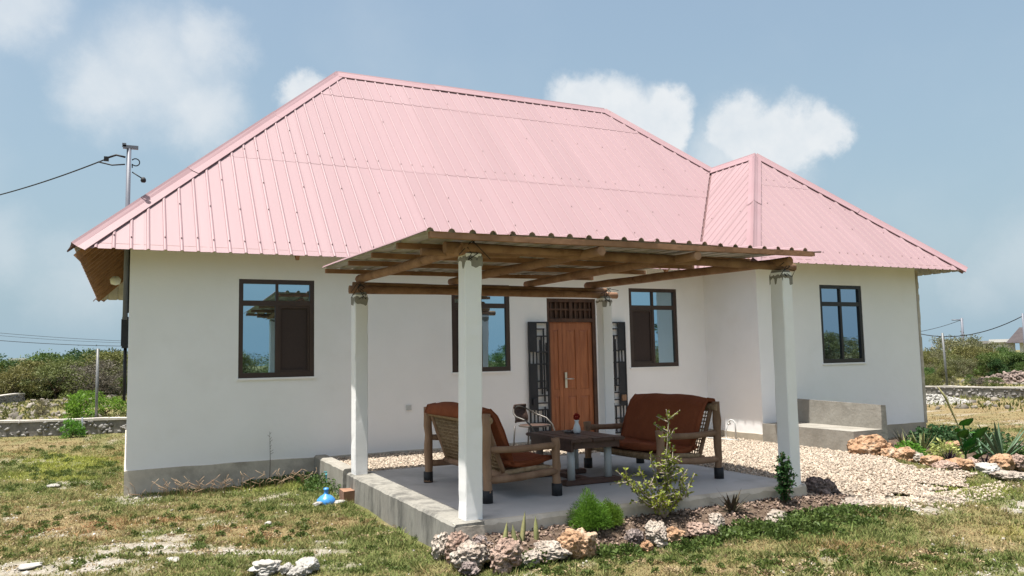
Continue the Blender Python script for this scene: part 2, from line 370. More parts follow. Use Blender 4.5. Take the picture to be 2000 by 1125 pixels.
def in_gravel(x, y):
    w = sstep(-np.asarray(y), 3.8, 4.6)*sstep(x, 6.7, 7.4)
    return inpoly(x+w*(fbm(x*2.0, y*2.0, 3.3)-.5)*1.5, y+w*(fbm(x*2.0, y*2.0, 7.7)-.5)*1.5, GP)
def ground_h(x, y):
    x = np.asarray(x, float); y = np.asarray(y, float)
    h = .055*sstep(x, 5.5, 8.5)*(1-sstep(x, 12, 18))
    near = 1-sstep(np.hypot(x-5, y+3), 12, 25)
    h = h+(fbm(x*1.1, y*1.1, 3.1)-.5)*.07*near+(fbm(x*5, y*5, 8.2, 3)-.5)*.022*near
    farf = sstep(np.hypot(x, y+11), 22, 60)
    h = h+(fbm(x*.09, y*.09, 1.7)-.5)*.9*farf
    h = np.where((x > 2.3) & (y > -5.6) & (x < 13.7) & (y < 7.5), np.minimum(h, .02), h)
    ig = in_gravel(x, y); dg = pdist(x, y, GP); gz = gravel_h(x, np.maximum(y, -5.9))
    h = np.where(ig, np.maximum(h, gz-.045+.03*(1-sstep(dg, 0, .2))), h)
    h = np.where(~ig & (y < -3.3) & (x > 6.45), np.maximum(h, (gz-.012)*(1-sstep(dg, .0, .9))), h)
    h = np.where((x > -.05) & (y > -.05) & (x < 13.7) & (y < 7.5), np.minimum(h, -.02), h)
    return h
def blob(x, y, lst):
    r = np.zeros_like(x)
    for (u, v, ru, rv, a) in lst:
        c = pix(u, v); e = pix(u+ru, v); w = pix(u, v+rv)
        ax = e[:2]-c[:2]; bx = w[:2]-c[:2]
        det = ax[0]*bx[1]-ax[1]*bx[0]
        dx = x-c[0]; dy = y-c[1]
        s = (dx*bx[1]-dy*bx[0])/det; t = (ax[0]*dy-ax[1]*dx)/det
        q = np.sqrt(s*s+t*t)+(fbm(x*2.5, y*2.5, 4.4)-.5)*1.1
        r = np.maximum(r, a*(1-sstep(q, .55, 1.15)))
    return r
BARE = [(320, 1075, 220, 16, 1), (120, 1110, 200, 22, 1), (560, 1082, 130, 10, .9), (90, 1045, 120, 10, .5), (330, 1048, 60, 8, .8), (640, 1062, 40, 6, .8), (650, 1110, 60, 8, .6), (430, 1020, 50, 7, .6), (265, 975, 70, 9, .8), (150, 945, 45, 5, .7), (115, 952, 20, 3, 1), (1810, 985, 120, 10, 1), (1720, 975, 70, 8, .9), (1800, 1003, 70, 6, 1), (1985, 1000, 45, 16, 1), (1985, 1110, 40, 12, .8), (1935, 1105, 50, 8, .6), (1590, 985, 80, 7, .8), (1900, 1080, 40, 6, .5), (20, 900, 100, 8, .4), (1840, 785, 45, 9, .8), (420, 958, 90, 4, .3)]
DRYB = [(120, 1020, 260, 40, .9), (480, 1000, 120, 12, .7), (520, 1035, 140, 14, .9), (700, 1020, 60, 10, .9), (1900, 800, 200, 40, 1.2), (1880, 860, 160, 20, .5), (1650, 1085, 260, 30, .8), (1300, 1110, 250, 14, .7), (1900, 1060, 130, 30, .8), (60, 870, 160, 14, .7), (1550, 1060, 120, 12, .4), (210, 900, 40, 20, .6)]
GREEN = [(800, 1060, 170, 40, .9), (560, 960, 140, 16, .9), (130, 910, 120, 26, .95), (760, 1000, 100, 20, .7), (1250, 1085, 260, 16, .8), (1600, 1040, 180, 24, .9), (1900, 965, 110, 18, .9), (1500, 1095, 80, 10, .5), (1970, 880, 60, 10, .6), (700, 1110, 140, 16, .6), (300, 1100, 60, 8, .4)]
YELLOW = [(130, 905, 110, 22, 1), (90, 930, 100, 14, .8), (1900, 968, 90, 14, .6), (520, 955, 120, 8, .5), (1980, 1050, 60, 14, .5)]
def cover(x, y):
    n = fbm(x*1.3, y*1.3, 2.2); n2 = fbm(x*4.5, y*4.5, 6.2)
    farf = sstep(np.hypot(x-2, y+6), 9, 22)
    n3 = fbm(x*9, y*9, 11.2, 3)
    bare = np.maximum(blob(x, y, BARE)*np.clip(.25+1.5*sstep(n3*.6+n2*.4, .36, .62), 0, 1), sstep(n2*.5+n*.3+n3*.2, .58, .68)*.75)
    green = np.maximum(blob(x, y, GREEN), sstep(n, .46, .62)*(.55-.25*farf))
    dry = blob(x, y, DRYB)
    dryness = np.clip(.42+dry*.5-green*.8+(n2-.5)*.9+.12*farf, 0, 1)
    grass = np.clip(1.0-bare*1.05+(n2-.5)*.25, 0, 1)
    return grass, dryness, bare

def ground_mat():
    m = bpy.data.materials.new('dry_lawn_ground'); m.use_nodes = True; nt = m.node_tree; N = nt.nodes.new; L = nt.links.new
    b = nt.nodes['Principled BSDF']; b.inputs['Roughness'].default_value = 1; b.inputs['Specular IOR Level'].default_value = .05
    at = N('ShaderNodeAttribute'); at.attribute_name = 'cov'; sep = N('ShaderNodeSeparateColor'); L(at.outputs['Color'], sep.inputs[0])
    tc = N('ShaderNodeTexCoord')
    def noise(s, d=6):
        n = N('ShaderNodeTexNoise'); n.inputs['Scale'].default_value = s; n.inputs['Detail'].default_value = d; n.inputs['Roughness'].default_value = .65; L(tc.outputs['Object'], n.inputs['Vector']); return n.outputs['Fac']
    def mix(f, a, c):
        x = N('ShaderNodeMix'); x.data_type = 'RGBA'
        for i, q in ((0, f), (6, a), (7, c)):
            if isinstance(q, tuple): x.inputs[i].default_value = (*q, 1)
            elif isinstance(q, float): x.inputs[i].default_value = q
            else: L(q, x.inputs[i])
        return x.outputs[2]
    def rng(x, a, c, d=0., e=1.):
        r = N('ShaderNodeMapRange'); L(x, r.inputs[0]); r.inputs[1].default_value = a; r.inputs[2].default_value = c; r.inputs[3].default_value = d; r.inputs[4].default_value = e; return r.outputs[0]
    gr = mix(sep.outputs[1], (.13, .155, .045), (.27, .21, .11))
    gr = mix(rng(noise(60), .42, .62), gr, (.10, .085, .045))
    gr = mix(rng(noise(1.7), .5, .75, 0., .6), gr, (.225, .155, .075))
    soil = mix(rng(noise(34), .45, .6), (.36, .33, .285), (.23, .205, .17))
    soil = mix(rng(noise(9), .58, .66, 0., .8), soil, (.42, .395, .36))
    c = mix(sep.outputs[0], soil, gr)
    L(c, b.inputs['Base Color'])
    bm = N('ShaderNodeBump'); bm.inputs['Strength'].default_value = .9; bm.inputs['Distance'].default_value = .03; L(noise(30, 8), bm.inputs['Height']); L(bm.outputs[0], b.inputs['Normal'])
    return m
def axis(lo, hi, step, far_, n):
    core = np.arange(lo, hi+1e-6, step); g = np.geomspace(step, far_, n)
    return np.concatenate([lo-np.cumsum(g)[::-1], core, hi+np.cumsum(g)])
gx = axis(-6, 15, .13, 110, 46); gy = axis(-8, 3, .13, 110, 46)
GX, GY = np.meshgrid(gx, gy); gxv = GX.ravel(); gyv = GY.ravel()
nx = len(gx); idx = np.arange(nx*len(gy)).reshape(len(gy), nx)
GF = np.stack([idx[:-1, :-1], idx[:-1, 1:], idx[1:, 1:], idx[1:, :-1]], -1).reshape(-1, 4)
gg, gd, gb = cover(gxv, gyv)
me = mesh_np('ground', np.stack([gxv, gyv, ground_h(gxv, gyv)], -1), GF, ground_mat(), True,
             {'cov': np.stack([gg, gd, gb, np.ones_like(gg)], -1)})
tag(link('ground', me), kind='structure')
# ------------------------------------------------------------------ house
house = thing('house', (0, 0, 0), 'white single-storey house with pink ribbed metal hip roof', 'house')
def wall_sheet(mapf, a0, a1, z0, z1, holes, depth, inward):
    """wall face in (a,z) with rectangular openings and reveals; mapf(a,d,z)->xyz with d = depth into the wall"""
    mb = MB()
    A = sorted({a0, a1, *[h[0] for h in holes], *[h[1] for h in holes]}); Z = sorted({z0, z1, *[h[2] for h in holes], *[h[3] for h in holes]})
    for i in range(len(A)-1):
        for j in range(len(Z)-1):
            ca = (A[i]+A[i+1])/2; cz = (Z[j]+Z[j+1])/2
            if any(h[0] < ca < h[1] and h[2] < cz < h[3] for h in holes): continue
            mb.add([mapf(A[i], 0, Z[j]), mapf(A[i+1], 0, Z[j]), mapf(A[i+1], 0, Z[j+1]), mapf(A[i], 0, Z[j+1])], [(0, 1, 2, 3)])
    for h in holes:
        q = [(h[0], h[2]), (h[1], h[2]), (h[1], h[3]), (h[0], h[3])]
        for k in range(4):
            a, b = q[k], q[(k+1) % 4]
            mb.add([mapf(a[0], 0, a[1]), mapf(b[0], 0, b[1]), mapf(b[0], depth, b[1]), mapf(a[0], depth, a[1])], [(0, 1, 2, 3)])
    return mb
WIN = [(1.39, 2.445), (4.60, 5.62), (7.962, 9.004)]
DOOR = (6.31, 7.27, ZP, 2.67)
ZT = 3.62
front = lambda a, d, z: (a, d, z)
wing_f = lambda a, d, z: (a, -W+d, z)
hs = [(a, b, ZWB, ZWT) for a, b in WIN]+[DOOR]
wall_sheet(front, 0, XC, ZP-.02, ZT, hs, .14, 1).build('wall', MT['wall'], house)
wall_sheet(wing_f, XC, XR, ZP-.02, ZT, [(11.098, 12.152, ZWB, ZWT)], .14, 1).build('wall', MT['wall'], house)
wall_sheet(lambda a, d, z: (XC+d, -a, z), 0, W, ZP-.02, ZT, [], .1, 1).build('wall', MT['wall'], house)
wall_sheet(lambda a, d, z: (0+d, -a, z), -D, 0, ZP-.02, ZT, [], .1, 1).build('wall', MT['wall'], house)
wall_sheet(lambda a, d, z: (XR-d, a, z), -W, D, ZP-.02, ZT, [], .1, 1).build('wall', MT['wall'], house)
wall_sheet(lambda a, d, z: (XR-a, D-d, z), 0, XR, ZP-.02, ZT, [], .1, 1).build('wall', MT['wall'], house)
# rough unpainted render left on the gable corner: a ragged strip standing proud of the right-hand corner
mb = MB(); zs = np.linspace(ZP-.02, 3.2, 26)
for i in range(25):
    w0 = .045+.03*vnoise(zs[i]*2.7, .3)+.02*random.random(); w1 = w0
    mb.box(XR+.002, XR+float(w0), -W-.012, -W+.3, zs[i], zs[i+1]+.001)
mb.build('corner_render', MT['plinth'], house)
# plinth, a few millimetres proud of the wall, with an uneven top edge
def plinth(pts, z0, z1, m, name='plinth'):
    mb = MB()
    for (xa, ya), (xb, yb), (nx_, ny_) in pts:
        n = max(2, int(math.hypot(xb-xa, yb-ya)/.18))
        for i in range(n):
            t0 = i/n; t1 = (i+1)/n
            p0 = (xa+(xb-xa)*t0, ya+(yb-ya)*t0); p1 = (xa+(xb-xa)*t1, ya+(yb-ya)*t1)
            ja = z1+.016*(vnoise(p0[0]*3+p0[1]*5, 7.7)-.5); jb = z1+.016*(vnoise(p1[0]*3+p1[1]*5, 7.7)-.5)
            k = .018
            mb.add([(p0[0]+nx_*k, p0[1]+ny_*k, z0), (p1[0]+nx_*k, p1[1]+ny_*k, z0), (p1[0]+nx_*k, p1[1]+ny_*k, jb), (p0[0]+nx_*k, p0[1]+ny_*k, ja), (p0[0]-nx_*.01, p0[1]-ny_*.01, ja+.004), (p1[0]-nx_*.01, p1[1]-ny_*.01, jb+.004)], [(0, 1, 2, 3), (3, 2, 5, 4)])
    return mb.build(name, m, house)
plinth([((-.018, 0), (XC-.02, 0), (0, -1)), ((0, D), (0, -.018), (-1, 0))], -.25, ZP, MT['plinth'])
plinth([((XC, -.02), (XC, -W-.018), (-1, 0)), ((XC-.018, -W), (XR+.018, -W), (0, -1)), ((XR, -W-.018), (XR, D), (1, 0))], -.25, ZP, MT['plinthr'])

def window(mapf, a0, a1, z0, z1, panes, fm, gm, d0=.012, d1=.075):
    """sliding window: outer frame, transom bar, mullion; panes = 4 kinds (top-left, top-right, bottom-left, bottom-right)"""
    fw = .062; mb = MB()
    def bar(x0, x1, y0, y1, da=d0, db=d1):
        v = [mapf(x, d, z) for d in (da, db) for (x, z) in ((x0, y0), (x1, y0), (x1, y1), (x0, y1))]
        mb.add(v, [(0, 1, 2, 3), (7, 6, 5, 4), (0, 4, 5, 1), (1, 5, 6, 2), (2, 6, 7, 3), (3, 7, 4, 0)])
    h = z1-z0; zt = z0+h*.755; am = (a0+a1)/2
    bar(a0, a0+fw, z0, z1); bar(a1-fw, a1, z0, z1); bar(a0+fw, a1-fw, z0, z0+fw+.01); bar(a0+fw, a1-fw, z1-fw, z1)
    bar(a0+fw, a1-fw, zt-.035, zt+.04, d0+.004, d1)
    bar(am-.018, am+.018, zt+.04, z1-fw, d0+.006, d1); bar(am-.024, am+.024, z0+fw+.01, zt-.035, d0+.008, d1)
    fr = mb.build('window', fm, house)
    rects = [(a0+fw, am-.018, zt+.04, z1-fw), (am+.018, a1-fw, zt+.04, z1-fw), (a0+fw, am-.024, z0+fw+.01, zt-.035), (am+.024, a1-fw, z0+fw+.01, zt-.035)]
    for k, (r, kind) in enumerate(zip(rects, panes)):
        pm = MB(); dd = .045+(.012 if kind == 'm' else 0)
        v = [mapf(x, d, z) for d in (dd, dd+.008) for (x, z) in ((r[0]-.005, r[2]-.005), (r[1]+.005, r[2]-.005), (r[1]+.005, r[3]+.005), (r[0]-.005, r[3]+.005))]
        pm.add(v, [(0, 1, 2, 3), (7, 6, 5, 4), (0, 4, 5, 1), (1, 5, 6, 2), (2, 6, 7, 3), (3, 7, 4, 0)])
        o = pm.build('insect_screen' if kind == 'm' else 'pane', MT['mesh'] if kind == 'm' else gm, fr)
        if kind == 'm':   # the thin sash round the sliding screen
            sm = MB(); e = .03
            for (x0, x1, y0, y1) in ((r[0], r[0]+e, r[2], r[3]), (r[1]-e, r[1], r[2], r[3]), (r[0]+e, r[1]-e, r[2], r[2]+e), (r[0]+e, r[1]-e, r[3]-e, r[3])):
                v = [mapf(x, d, z) for d in (d0+.02, dd-.002) for (x, z) in ((x0, y0), (x1, y0), (x1, y1), (x0, y1))]
                sm.add(v, [(0, 1, 2, 3), (7, 6, 5, 4), (0, 4, 5, 1), (1, 5, 6, 2), (2, 6, 7, 3), (3, 7, 4, 0)])
            sm.build('sash', fm, fr)
    sl = MB(); v = [mapf(x, d, z) for d in (-.022, .02) for (x, z) in ((a0-.02, z0-.028), (a1+.02, z0-.028), (a1+.02, z0-.001), (a0-.02, z0-.001))]
    sl.add(v, [(0, 1, 2, 3), (7, 6, 5, 4), (0, 4, 5, 1), (1, 5, 6, 2), (2, 6, 7, 3), (3, 7, 4, 0)])
    sl.build('sill', MT['wall'], fr)
    return fr
window(front, *WIN[0], ZWB, ZWT, 'gggm', MT['winframe'], MT['glass'])
window(front, *WIN[1], ZWB, ZWT, 'ggmg', MT['winframe'], MT['glass'])
window(front, *WIN[2], ZWB, ZWT, 'ggmg', MT['winframe'], MT['glass'])
window(wing_f, 11.098, 12.152, ZWB, ZWT, 'gggg', MT['winblack'], MT['glassd'])

# door with transom grille
mb = MB(); x0, x1 = DOOR[:2]; zd0 = ZP-.02; zd1 = 2.27
mb.box(x0, x0+.06, .02, .12, zd0, DOOR[3]); mb.box(x1-.06, x1, .02, .12, zd0, DOOR[3]); mb.box(x0+.06, x1-.06, .02, .12, DOOR[3]-.06, DOOR[3]); mb.box(x0+.06, x1-.06, .016, .12, zd1, zd1+.06)
dfr = mb.build('door_frame', MT['doorframe'], house)
def leaf(xa, xb, cols):
    mb = MB(); mb.box(xa, xb, .075, .105, zd0, zd1-.003)
    st = .075; rails = [(zd0, zd0+.16), (1.02, 1.13), (zd1-.13, zd1-.003)]
    cw = (xb-xa-st*(cols+1))/cols
    for k in range(cols+1): mb.box(xa+k*(st+cw), xa+k*(st+cw)+st, .062, .0752, zd0, zd1-.003)
    for a, b in rails:
        for k in range(cols): mb.box(xa+st+k*(st+cw), xa+(k+1)*(st+cw), .064, .0752, a, b)
    o = mb.build('door_leaf', MT['doorwood'], house)
    for k in range(cols):
        for (a, b) in ((rails[0][1], rails[1][0]), (rails[1][1], rails[2][0])):
            pm = MB(); xa_ = xa+st+k*(st+cw)+.018; xb_ = xa+(k+1)*(st+cw)-.018
            v = [(xa_-.012, .0745, a+.006), (xb_+.012, .0745, a+.006), (xb_+.012, .0745, b-.006), (xa_-.012, .0745, b-.006), (xa_+.02, .066, a+.04), (xb_-.02, .066, a+.04), (xb_-.02, .066, b-.04), (xa_+.02, .066, b-.04)]
            pm.add(v, [(0, 1, 5, 4), (1, 2, 6, 5), (2, 3, 7, 6), (3, 0, 4, 7), (4, 5, 6, 7)]); pm.build('door_panel', MT['doorwood'], o)
    return o
leaf(x0+.062, x0+.315, 1); dl = leaf(x0+.32, x1-.062, 2)
mb = MB(); hx = x0+.36; mb.box(hx-.02, hx+.02, .036, .0502, 1.16, 1.42); mb.tube([(hx, .045, 1.31), (hx, .0, 1.31), (hx+.13, -.005, 1.31)], .011, 8)
mb.build('door_handle', MT['steel'], dl)
tr = MB(); tr.box(x0+.06, x1-.06, .085, .1, zd1+.06, DOOR[3]-.06); trn = tr.build('transom_panel', MT['doorframe'], house)
mb = MB()
for k in range(9):
    xx = x0+.10+k*(x1-x0-.2)/8
    if k == 4: mb.box(xx-.03, xx+.03, .03, .08, zd1+.06, DOOR[3]-.06)
    else: mb.box(xx-.013, xx+.013, .045, .08, zd1+.06, DOOR[3]-.06)
mb.box(x0+.06, x1-.06, .04, .078, zd1+.20, zd1+.23)
mb.build('transom_bars', MT['doorframe'], trn)
mb = MB(); mb.box(x0-.05, x1+.05, -.28, .02, .2, ZP+.005); mb.build('door_step', MT['concrete'], house)

# the two security gates folded flat against the wall
def gate(xa, xb, mirror, label):
    y0, y1 = -.06, -.025; z0, z1 = ZP+.04, 2.27; w = xb-xa
    g = thing('security_gate', (xa if not mirror else xb, (y0+y1)/2, z0), label, 'gate', 'security gates beside the door')
    ox = g.location
    X = (lambda a: xa+a*w) if not mirror else (lambda a: xb-a*w)
    def rect(mb, a0, a1, b0, b1, ya=y0, yb=y1):
        p, q = sorted((X(a0), X(a1))); mb.box(p, q, ya, yb, b0, b1)
    fr = MB(); e = .06
    rect(fr, 0, e, z0, z1); rect(fr, 1-e, 1, z0, z1); rect(fr, e, 1-e, z0, z0+.025); rect(fr, e, 1-e, z1-.025, z1)
    fr.build('frame', MT['black'], g, ox)
    for (b0, b1) in ((z1-.5, z1-.025), (z1-1.45, z1-.7), (z0+.025, z1-1.66)):
        p = MB(); rect(p, e, .42, b0, b1, y0+.008, y1-.008); p.build('solid_panel', MT['black'], g, ox)
    for (b0, b1) in ((z1-.7, z1-.5), (z1-1.66, z1-1.45)):
        p = MB(); rect(p, .2, .25, b0, b1, y0+.006, y1-.006); rect(p, .37, .42, b0, b1, y0+.006, y1-.006); p.build('bar', MT['black'], g, ox)
    bars = [(.62, .67, z1-1.2, z1-.25), (.74, .79, z1-1.32, z1-.12), (.87, .91, z1-1.15, z1-.35), (.56, .60, z1-1.1, z1-.3), (.62, .67, z0+.03, z1-1.45), (.74, .79, z0+.03, z1-1.4), (.86, .9, z0+.2, z1-1.45)]
    for (a0, a1, b0, b1) in bars:
        p = MB(); rect(p, a0, a1, b0, b1, y0+.004, y1-.004); p.build('bar', MT['black'], g, ox)
    for k, zz in enumerate((z1-.12, z1-.24, z1-.5, z1-.7, z1-.98, z1-1.1, z1-1.22, z1-1.34, z1-1.45, z1-1.66, z1-1.8)):
        if zz < z0+.05: continue
        a0 = .42 if k % 3 else .05; a1 = (.8 if k in (0, 4) else .95)
        p = MB(); rect(p, a0, a1, zz-.011, zz+.011, y0+.002, y1-.002); p.build('bar', MT['black'], g, ox)
    lk = MB(); rect(lk, .12, .34, z1-1.36, z1-1.26, y0-.03, y0+.006)
    lk.build('lock_box', MT['black'] if not mirror else MT['bench'], g, ox)
gate(5.93, 6.30, False, 'black steel lattice gate folded open between tall window and wooden door')
gate(7.47, 7.83, True, 'black steel lattice gate folded open with brown lock box, right beside a brown-framed window')

# small wall fittings
mb = MB(); c = pix_y(798, 796, 0); mb.box(c[0]-.04, c[0]+.04, -.02, .002, c[2]-.04, c[2]+.04); mb.build('wall_socket', MT['pipe'], house)

# ------------------------------------------------------------------ roof
def plane_frame(n):
    n = Vector(n).normalized(); s = Vector((0, 0, 1)).cross(n); s.normalize(); t = n.cross(s).normalized(); return s, t, n
def trange(poly, s):
    ts = []
    k = len(poly)
    for i in range(k):
        (a, ta), (b, tb) = poly[i], poly[(i+1) % k]
        if abs(a-b) < 1e-9:
            if abs(a-s) < 1e-9: ts += [ta, tb]
        elif min(a, b)-1e-9 <= s <= max(a, b)+1e-9: ts.append(ta+(tb-ta)*(s-a)/(b-a))
    return (min(ts), max(ts)) if ts else None
def rib_sheets(parent, name, pts, normal, courses, mats, pitch=.2, width=4, rh=.019, rw=.024, phase=0.0, lift=.0, taper=1.0):
    """corrugated sheets covering a convex roof plane, each sheet one mesh: top face painted, under face bare metal"""
    s_, t_, n_ = plane_frame(normal); o = Vector(pts[0])
    poly = [((Vector(p)-o).dot(s_), (Vector(p)-o).dot(t_)) for p in pts]
    smin = min(p[0] for p in poly); smax = max(p[0] for p in poly); out = []
    ss = smin-phase*pitch; k = 0
    while ss < smax:
        se = ss+width*pitch
        for ci, (c0, c1) in enumerate(courses):
            samp = []
            for r in range(width+1):
                c = ss+(r+.5)*pitch
                lim = se+.05
                for ds, h in ((-2.2*rw, 0), (-rw, 0), (-.55*rw, .8*rh), (0, rh), (.55*rw, .8*rh), (rw, 0), (2.2*rw, 0)):
                    if c+ds <= lim: samp.append((c+ds, h))
            samp = [(a, h) for a, h in samp if smin+.001 < a < smax-.001]
            if k == 0: samp = [(smin+.001, 0)]+samp
            for b in [p[0] for p in poly]:
                if samp and samp[0][0] < b < samp[-1][0]: samp.append((b, float(np.interp(b, [q[0] for q in sorted(samp)], [q[1] for q in sorted(samp)]))))
            if se >= smax: samp.append((smax-.001, 0))
            samp.sort()
            top = []; jl = random.uniform(0, .004)
            for a, h in samp:
                tr_ = trange(poly, a)
                if tr_ is None: continue
                lo = max(tr_[0], c0-(.12 if ci else 0)); hi = min(tr_[1], c1)
                if hi-lo < .004: continue
                dz0 = lift+.0035*ci+jl*.5; dz1 = lift+.0015*ci+jl*.5
                if lo > c0+.02: dz0 = dz1
                if a > se-.001: dz0 += .003; dz1 += .003
                top.append((o+s_*a+t_*lo+n_*(h+dz0), o+s_*a+t_*hi+n_*(h+dz1)))
            if len(top) < 2: continue
            mb = MB()
            V = [q for pr in top for q in pr]; n = len(top)
            mb.add(V, [(2*i, 2*i+2, 2*i+3, 2*i+1) for i in range(n-1)], 0, False)
            Vb = [q-n_*.005 for q in V]
            mb.add(Vb, [(2*i+1, 2*i+3, 2*i+2, 2*i) for i in range(n-1)], 1, False)
            # drip edge
            b = len(mb.v)-len(Vb)-len(V)
            for i in range(n-1):
                mb.f.append([b+2*i, b+2*n+2*i, b+2*n+2*i+2, b+2*i+2]); mb.m.append(0); mb.sm.append(False)
            out.append(mb.build(name, mats, parent))
        ss = se; k += 1
    return s_, t_, n_, o, poly
# roof body: rafters and battens under the sheets
rf = MB(); RT = .05
def slope_z(d): return ZE+P*d
for x in np.arange(.3, 13, .9):        # front rafters tails
    if 1.4 < x < XC-O: rf.cbox(((x), (-O+.9)/2-.03, slope_z((.9+O)/2)-.10), (.05, 1.9, .09), Matrix.Rotation(math.atan(P), 3, 'X'))
for y in np.arange(-.3, 7.6, .42):     # left eave rafter tails
    L_ = min(.50, (y+O)*.42, (D+O-y)*.42)
    if L_ > .1: rf.cbox((-OL+L_, y, slope_z(L_)-.10), (2*L_*1.30, .05, .08), Matrix.Rotation(-math.atan(P), 3, 'Y'))
for d in (.10, .50): rf.box(-OL+d-.025, -OL+d+.025, -O+d, D+O-d, slope_z(d)-.06, slope_z(d)-.02)
for d in (.10,):
    rf.box(-OL+d, XC-O, -O+d-.025, -O+d+.025, slope_z(d)-.06, slope_z(d)-.02)
    rf.box(XC-O, XR+OL-d, -W-O+d-.025, -W-O+d+.025, slope_z(d)-.06, slope_z(d)-.02)
roof = rf.build('roof', MT['timber'], house)
WW = (XR-XC+OL+O)/2; XRG = XR+OL-WW; ZWR = ZE+P*WW
c0 = (-OL, -O, ZE); rl = (-OL+HH, D/2, ZR); rr = (XR+OL-HH, D/2, ZR); Mh = (XRG, -O+WW, ZWR)
vb = (XC-O, -O, ZE); wl = (XC-O, -W-O, ZE); wr = (XR+OL, -W-O, ZE); wp = (XRG, -W-O+WW, ZWR)
bl = (-OL, D+O, ZE); br = (XR+OL, D+O, ZE)
FP = math.sqrt(1+P*P)
cs = [(-1, 2.62), (2.62, 5.2), (5.2, 9)]
RM = [MT['roof'], MT['galv']]
def shrink(A, B, d):  # point moved from A towards B
    A = Vector(A); B = Vector(B); return tuple(A+(B-A).normalized()*d)
vb2 = (vb[0]-.035, vb[1], vb[2]); Mh2 = (Mh[0]-.035, Mh[1], Mh[2])
Ff = rib_sheets(roof, 'roof_sheet', [c0, vb2, Mh2, rr, rl], (0, -P, 1), cs, RM, phase=.3)
Fl = rib_sheets(roof, 'roof_sheet', [bl, c0, rl], (-P, 0, 1), cs, RM)
Fb = rib_sheets(roof, 'roof_sheet', [br, bl, rl, rr], (0, P, 1), cs, RM, width=5)
wl2 = wl; vb3 = (vb[0], vb[1]-.035, vb[2]); Mh3 = (Mh[0], Mh[1]-.035, Mh[2])
Fwl = rib_sheets(roof, 'roof_sheet', [vb3, wl, wp, Mh3], (-P, 0, 1), [(-1, 9)], RM)
Fwf = rib_sheets(roof, 'roof_sheet', [wl, wr, wp], (0, -P, 1), [(-1, 2.62), (2.62, 9)], RM, phase=.6)
Fr = rib_sheets(roof, 'roof_sheet', [wr, br, rr, Mh, wp], (P, 0, 1), cs, RM, width=5)
# valley tray under the joint
mb = MB(); a = Vector(vb); b = Vector(Mh); d = (b-a).normalized(); s1 = d.cross(Vector((0, -P, 1)).normalized()); s2 = d.cross(Vector((-P, 0, 1)).normalized())
mb.add([a-Vector((.12, 0, 0))+Vector((0, 0, -.012)), a+Vector((0, 0, -.03)), a+Vector((0, -.12, -.012)), b+Vector((-.12, 0, -.012)), b+Vector((0, 0, -.03)), b+Vector((0, -.12, -.012))], [(0, 1, 4, 3), (1, 2, 5, 4)])
mb.build('valley_tray', MT['screw'], roof)
def caps(A, B, n1, n2, wing=.15, seg=2.4):
    A = Vector(A); B = Vector(B); d = (B-A); Ln = d.length; d.normalize(); n1 = Vector(n1).normalized(); n2 = Vector(n2).normalized()
    def down(n, other):
        w = d.cross(n); 
        if w.dot(other) < 0 and False: w = -w
        if (w.z > 0): w = -w
        return w.normalized()
    w1 = down(n1, n2); w2 = down(n2, n1)
    if abs(w1.z) < 1e-6: w1 = -w2
    k = max(1, round(Ln/seg))
    for i in range(k):
        a0 = i*Ln/k-(.06 if i else .0); a1 = (i+1)*Ln/k; mb = MB(); lift = .027+.004*(i % 2)
        rows = []
        for t in (a0, a1):
            c = A+d*t; e = .006 if t == a0 else 0
            up = (n1+n2).normalized()
            rows.append([c+w1*wing+n1*(lift-.012), c+w1*wing+n1*(lift+e), c+w1*.05+n1*(lift+e+.004), c+w1*.022+up*(lift+.03), c+up*(lift+.045), c+w2*.022+up*(lift+.03), c+w2*.05+n2*(lift+e+.004), c+w2*wing+n2*(lift+e), c+w2*wing+n2*(lift-.012)])
        V = rows[0]+rows[1]; q = len(rows[0])
        mb.add(V, [(j, j+1, q+j+1, q+j) for j in range(q-1)], 0, False)
        mb.build('ridge_cap', MT['cap'], roof)
NF = (0, -P, 1); NL = (-P, 0, 1); NB = (0, P, 1); NR = (P, 0, 1)
caps(rl, rr, NF, NB); caps(c0, rl, NF, NL); caps(bl, rl, NB, NL); caps(Mh, rr, NF, NR); caps(br, rr, NB, NR)
caps(Mh, wp, NL, NR); caps(wl, wp, NF, NL, wing=.12); caps(wr, wp, NF, NR)
# screws
mb = MB()
def screws(F, rows, phase, pitch=.2):
    s_, t_, n_, o, poly = F; smin = min(p[0] for p in poly); smax = max(p[0] for p in poly)
    for (t, step, prob) in rows:
        k = 0; s = smin-phase*pitch+.5*pitch
        while s < smax:
            tr_ = trange(poly, s) if smin < s < smax else None
            if tr_ and tr_[0]+.1 < t+.0 < tr_[1]-.1 and k % step == 0 and random.random() < prob:
                c = o+s_*s+t_*(t+random.uniform(-.03, .03))+n_*.026
                r = .009; mb.add([c+s_*r+t_*r, c-s_*r+t_*r, c-s_*r-t_*r, c+s_*r-t_*r, c+n_*.014], [(0, 1, 4), (1, 2, 4), (2, 3, 4), (3, 0, 4)])
            s += pitch; k += 1
rows = [(.26, 1, .95), (1.05, 2, .55), (1.75, 3, .6), (2.72, 1, .8), (3.5, 3, .5), (4.2, 3, .45), (5.3, 2, .4)]
screws(Ff, rows, .3); screws(Fwf, [(.3, 1, .8), (1.1, 2, .6), (1.8, 2, .5), (2.7, 1, .9)], .6); screws(Fwl, [(.4, 1, .7), (1.6, 2, .5)], 0)
tag(mb.build('roof_screws', MT['screw'], roof), kind='stuff')

# ------------------------------------------------------------------ terrace: slab, low wall, gravel
x0, x1, y0, y1 = SLAB
mb = MB()
n = 40
def slab_edge(name, pts, m):
    mb = MB()
    k = len(pts)
    mb.build(name, m)
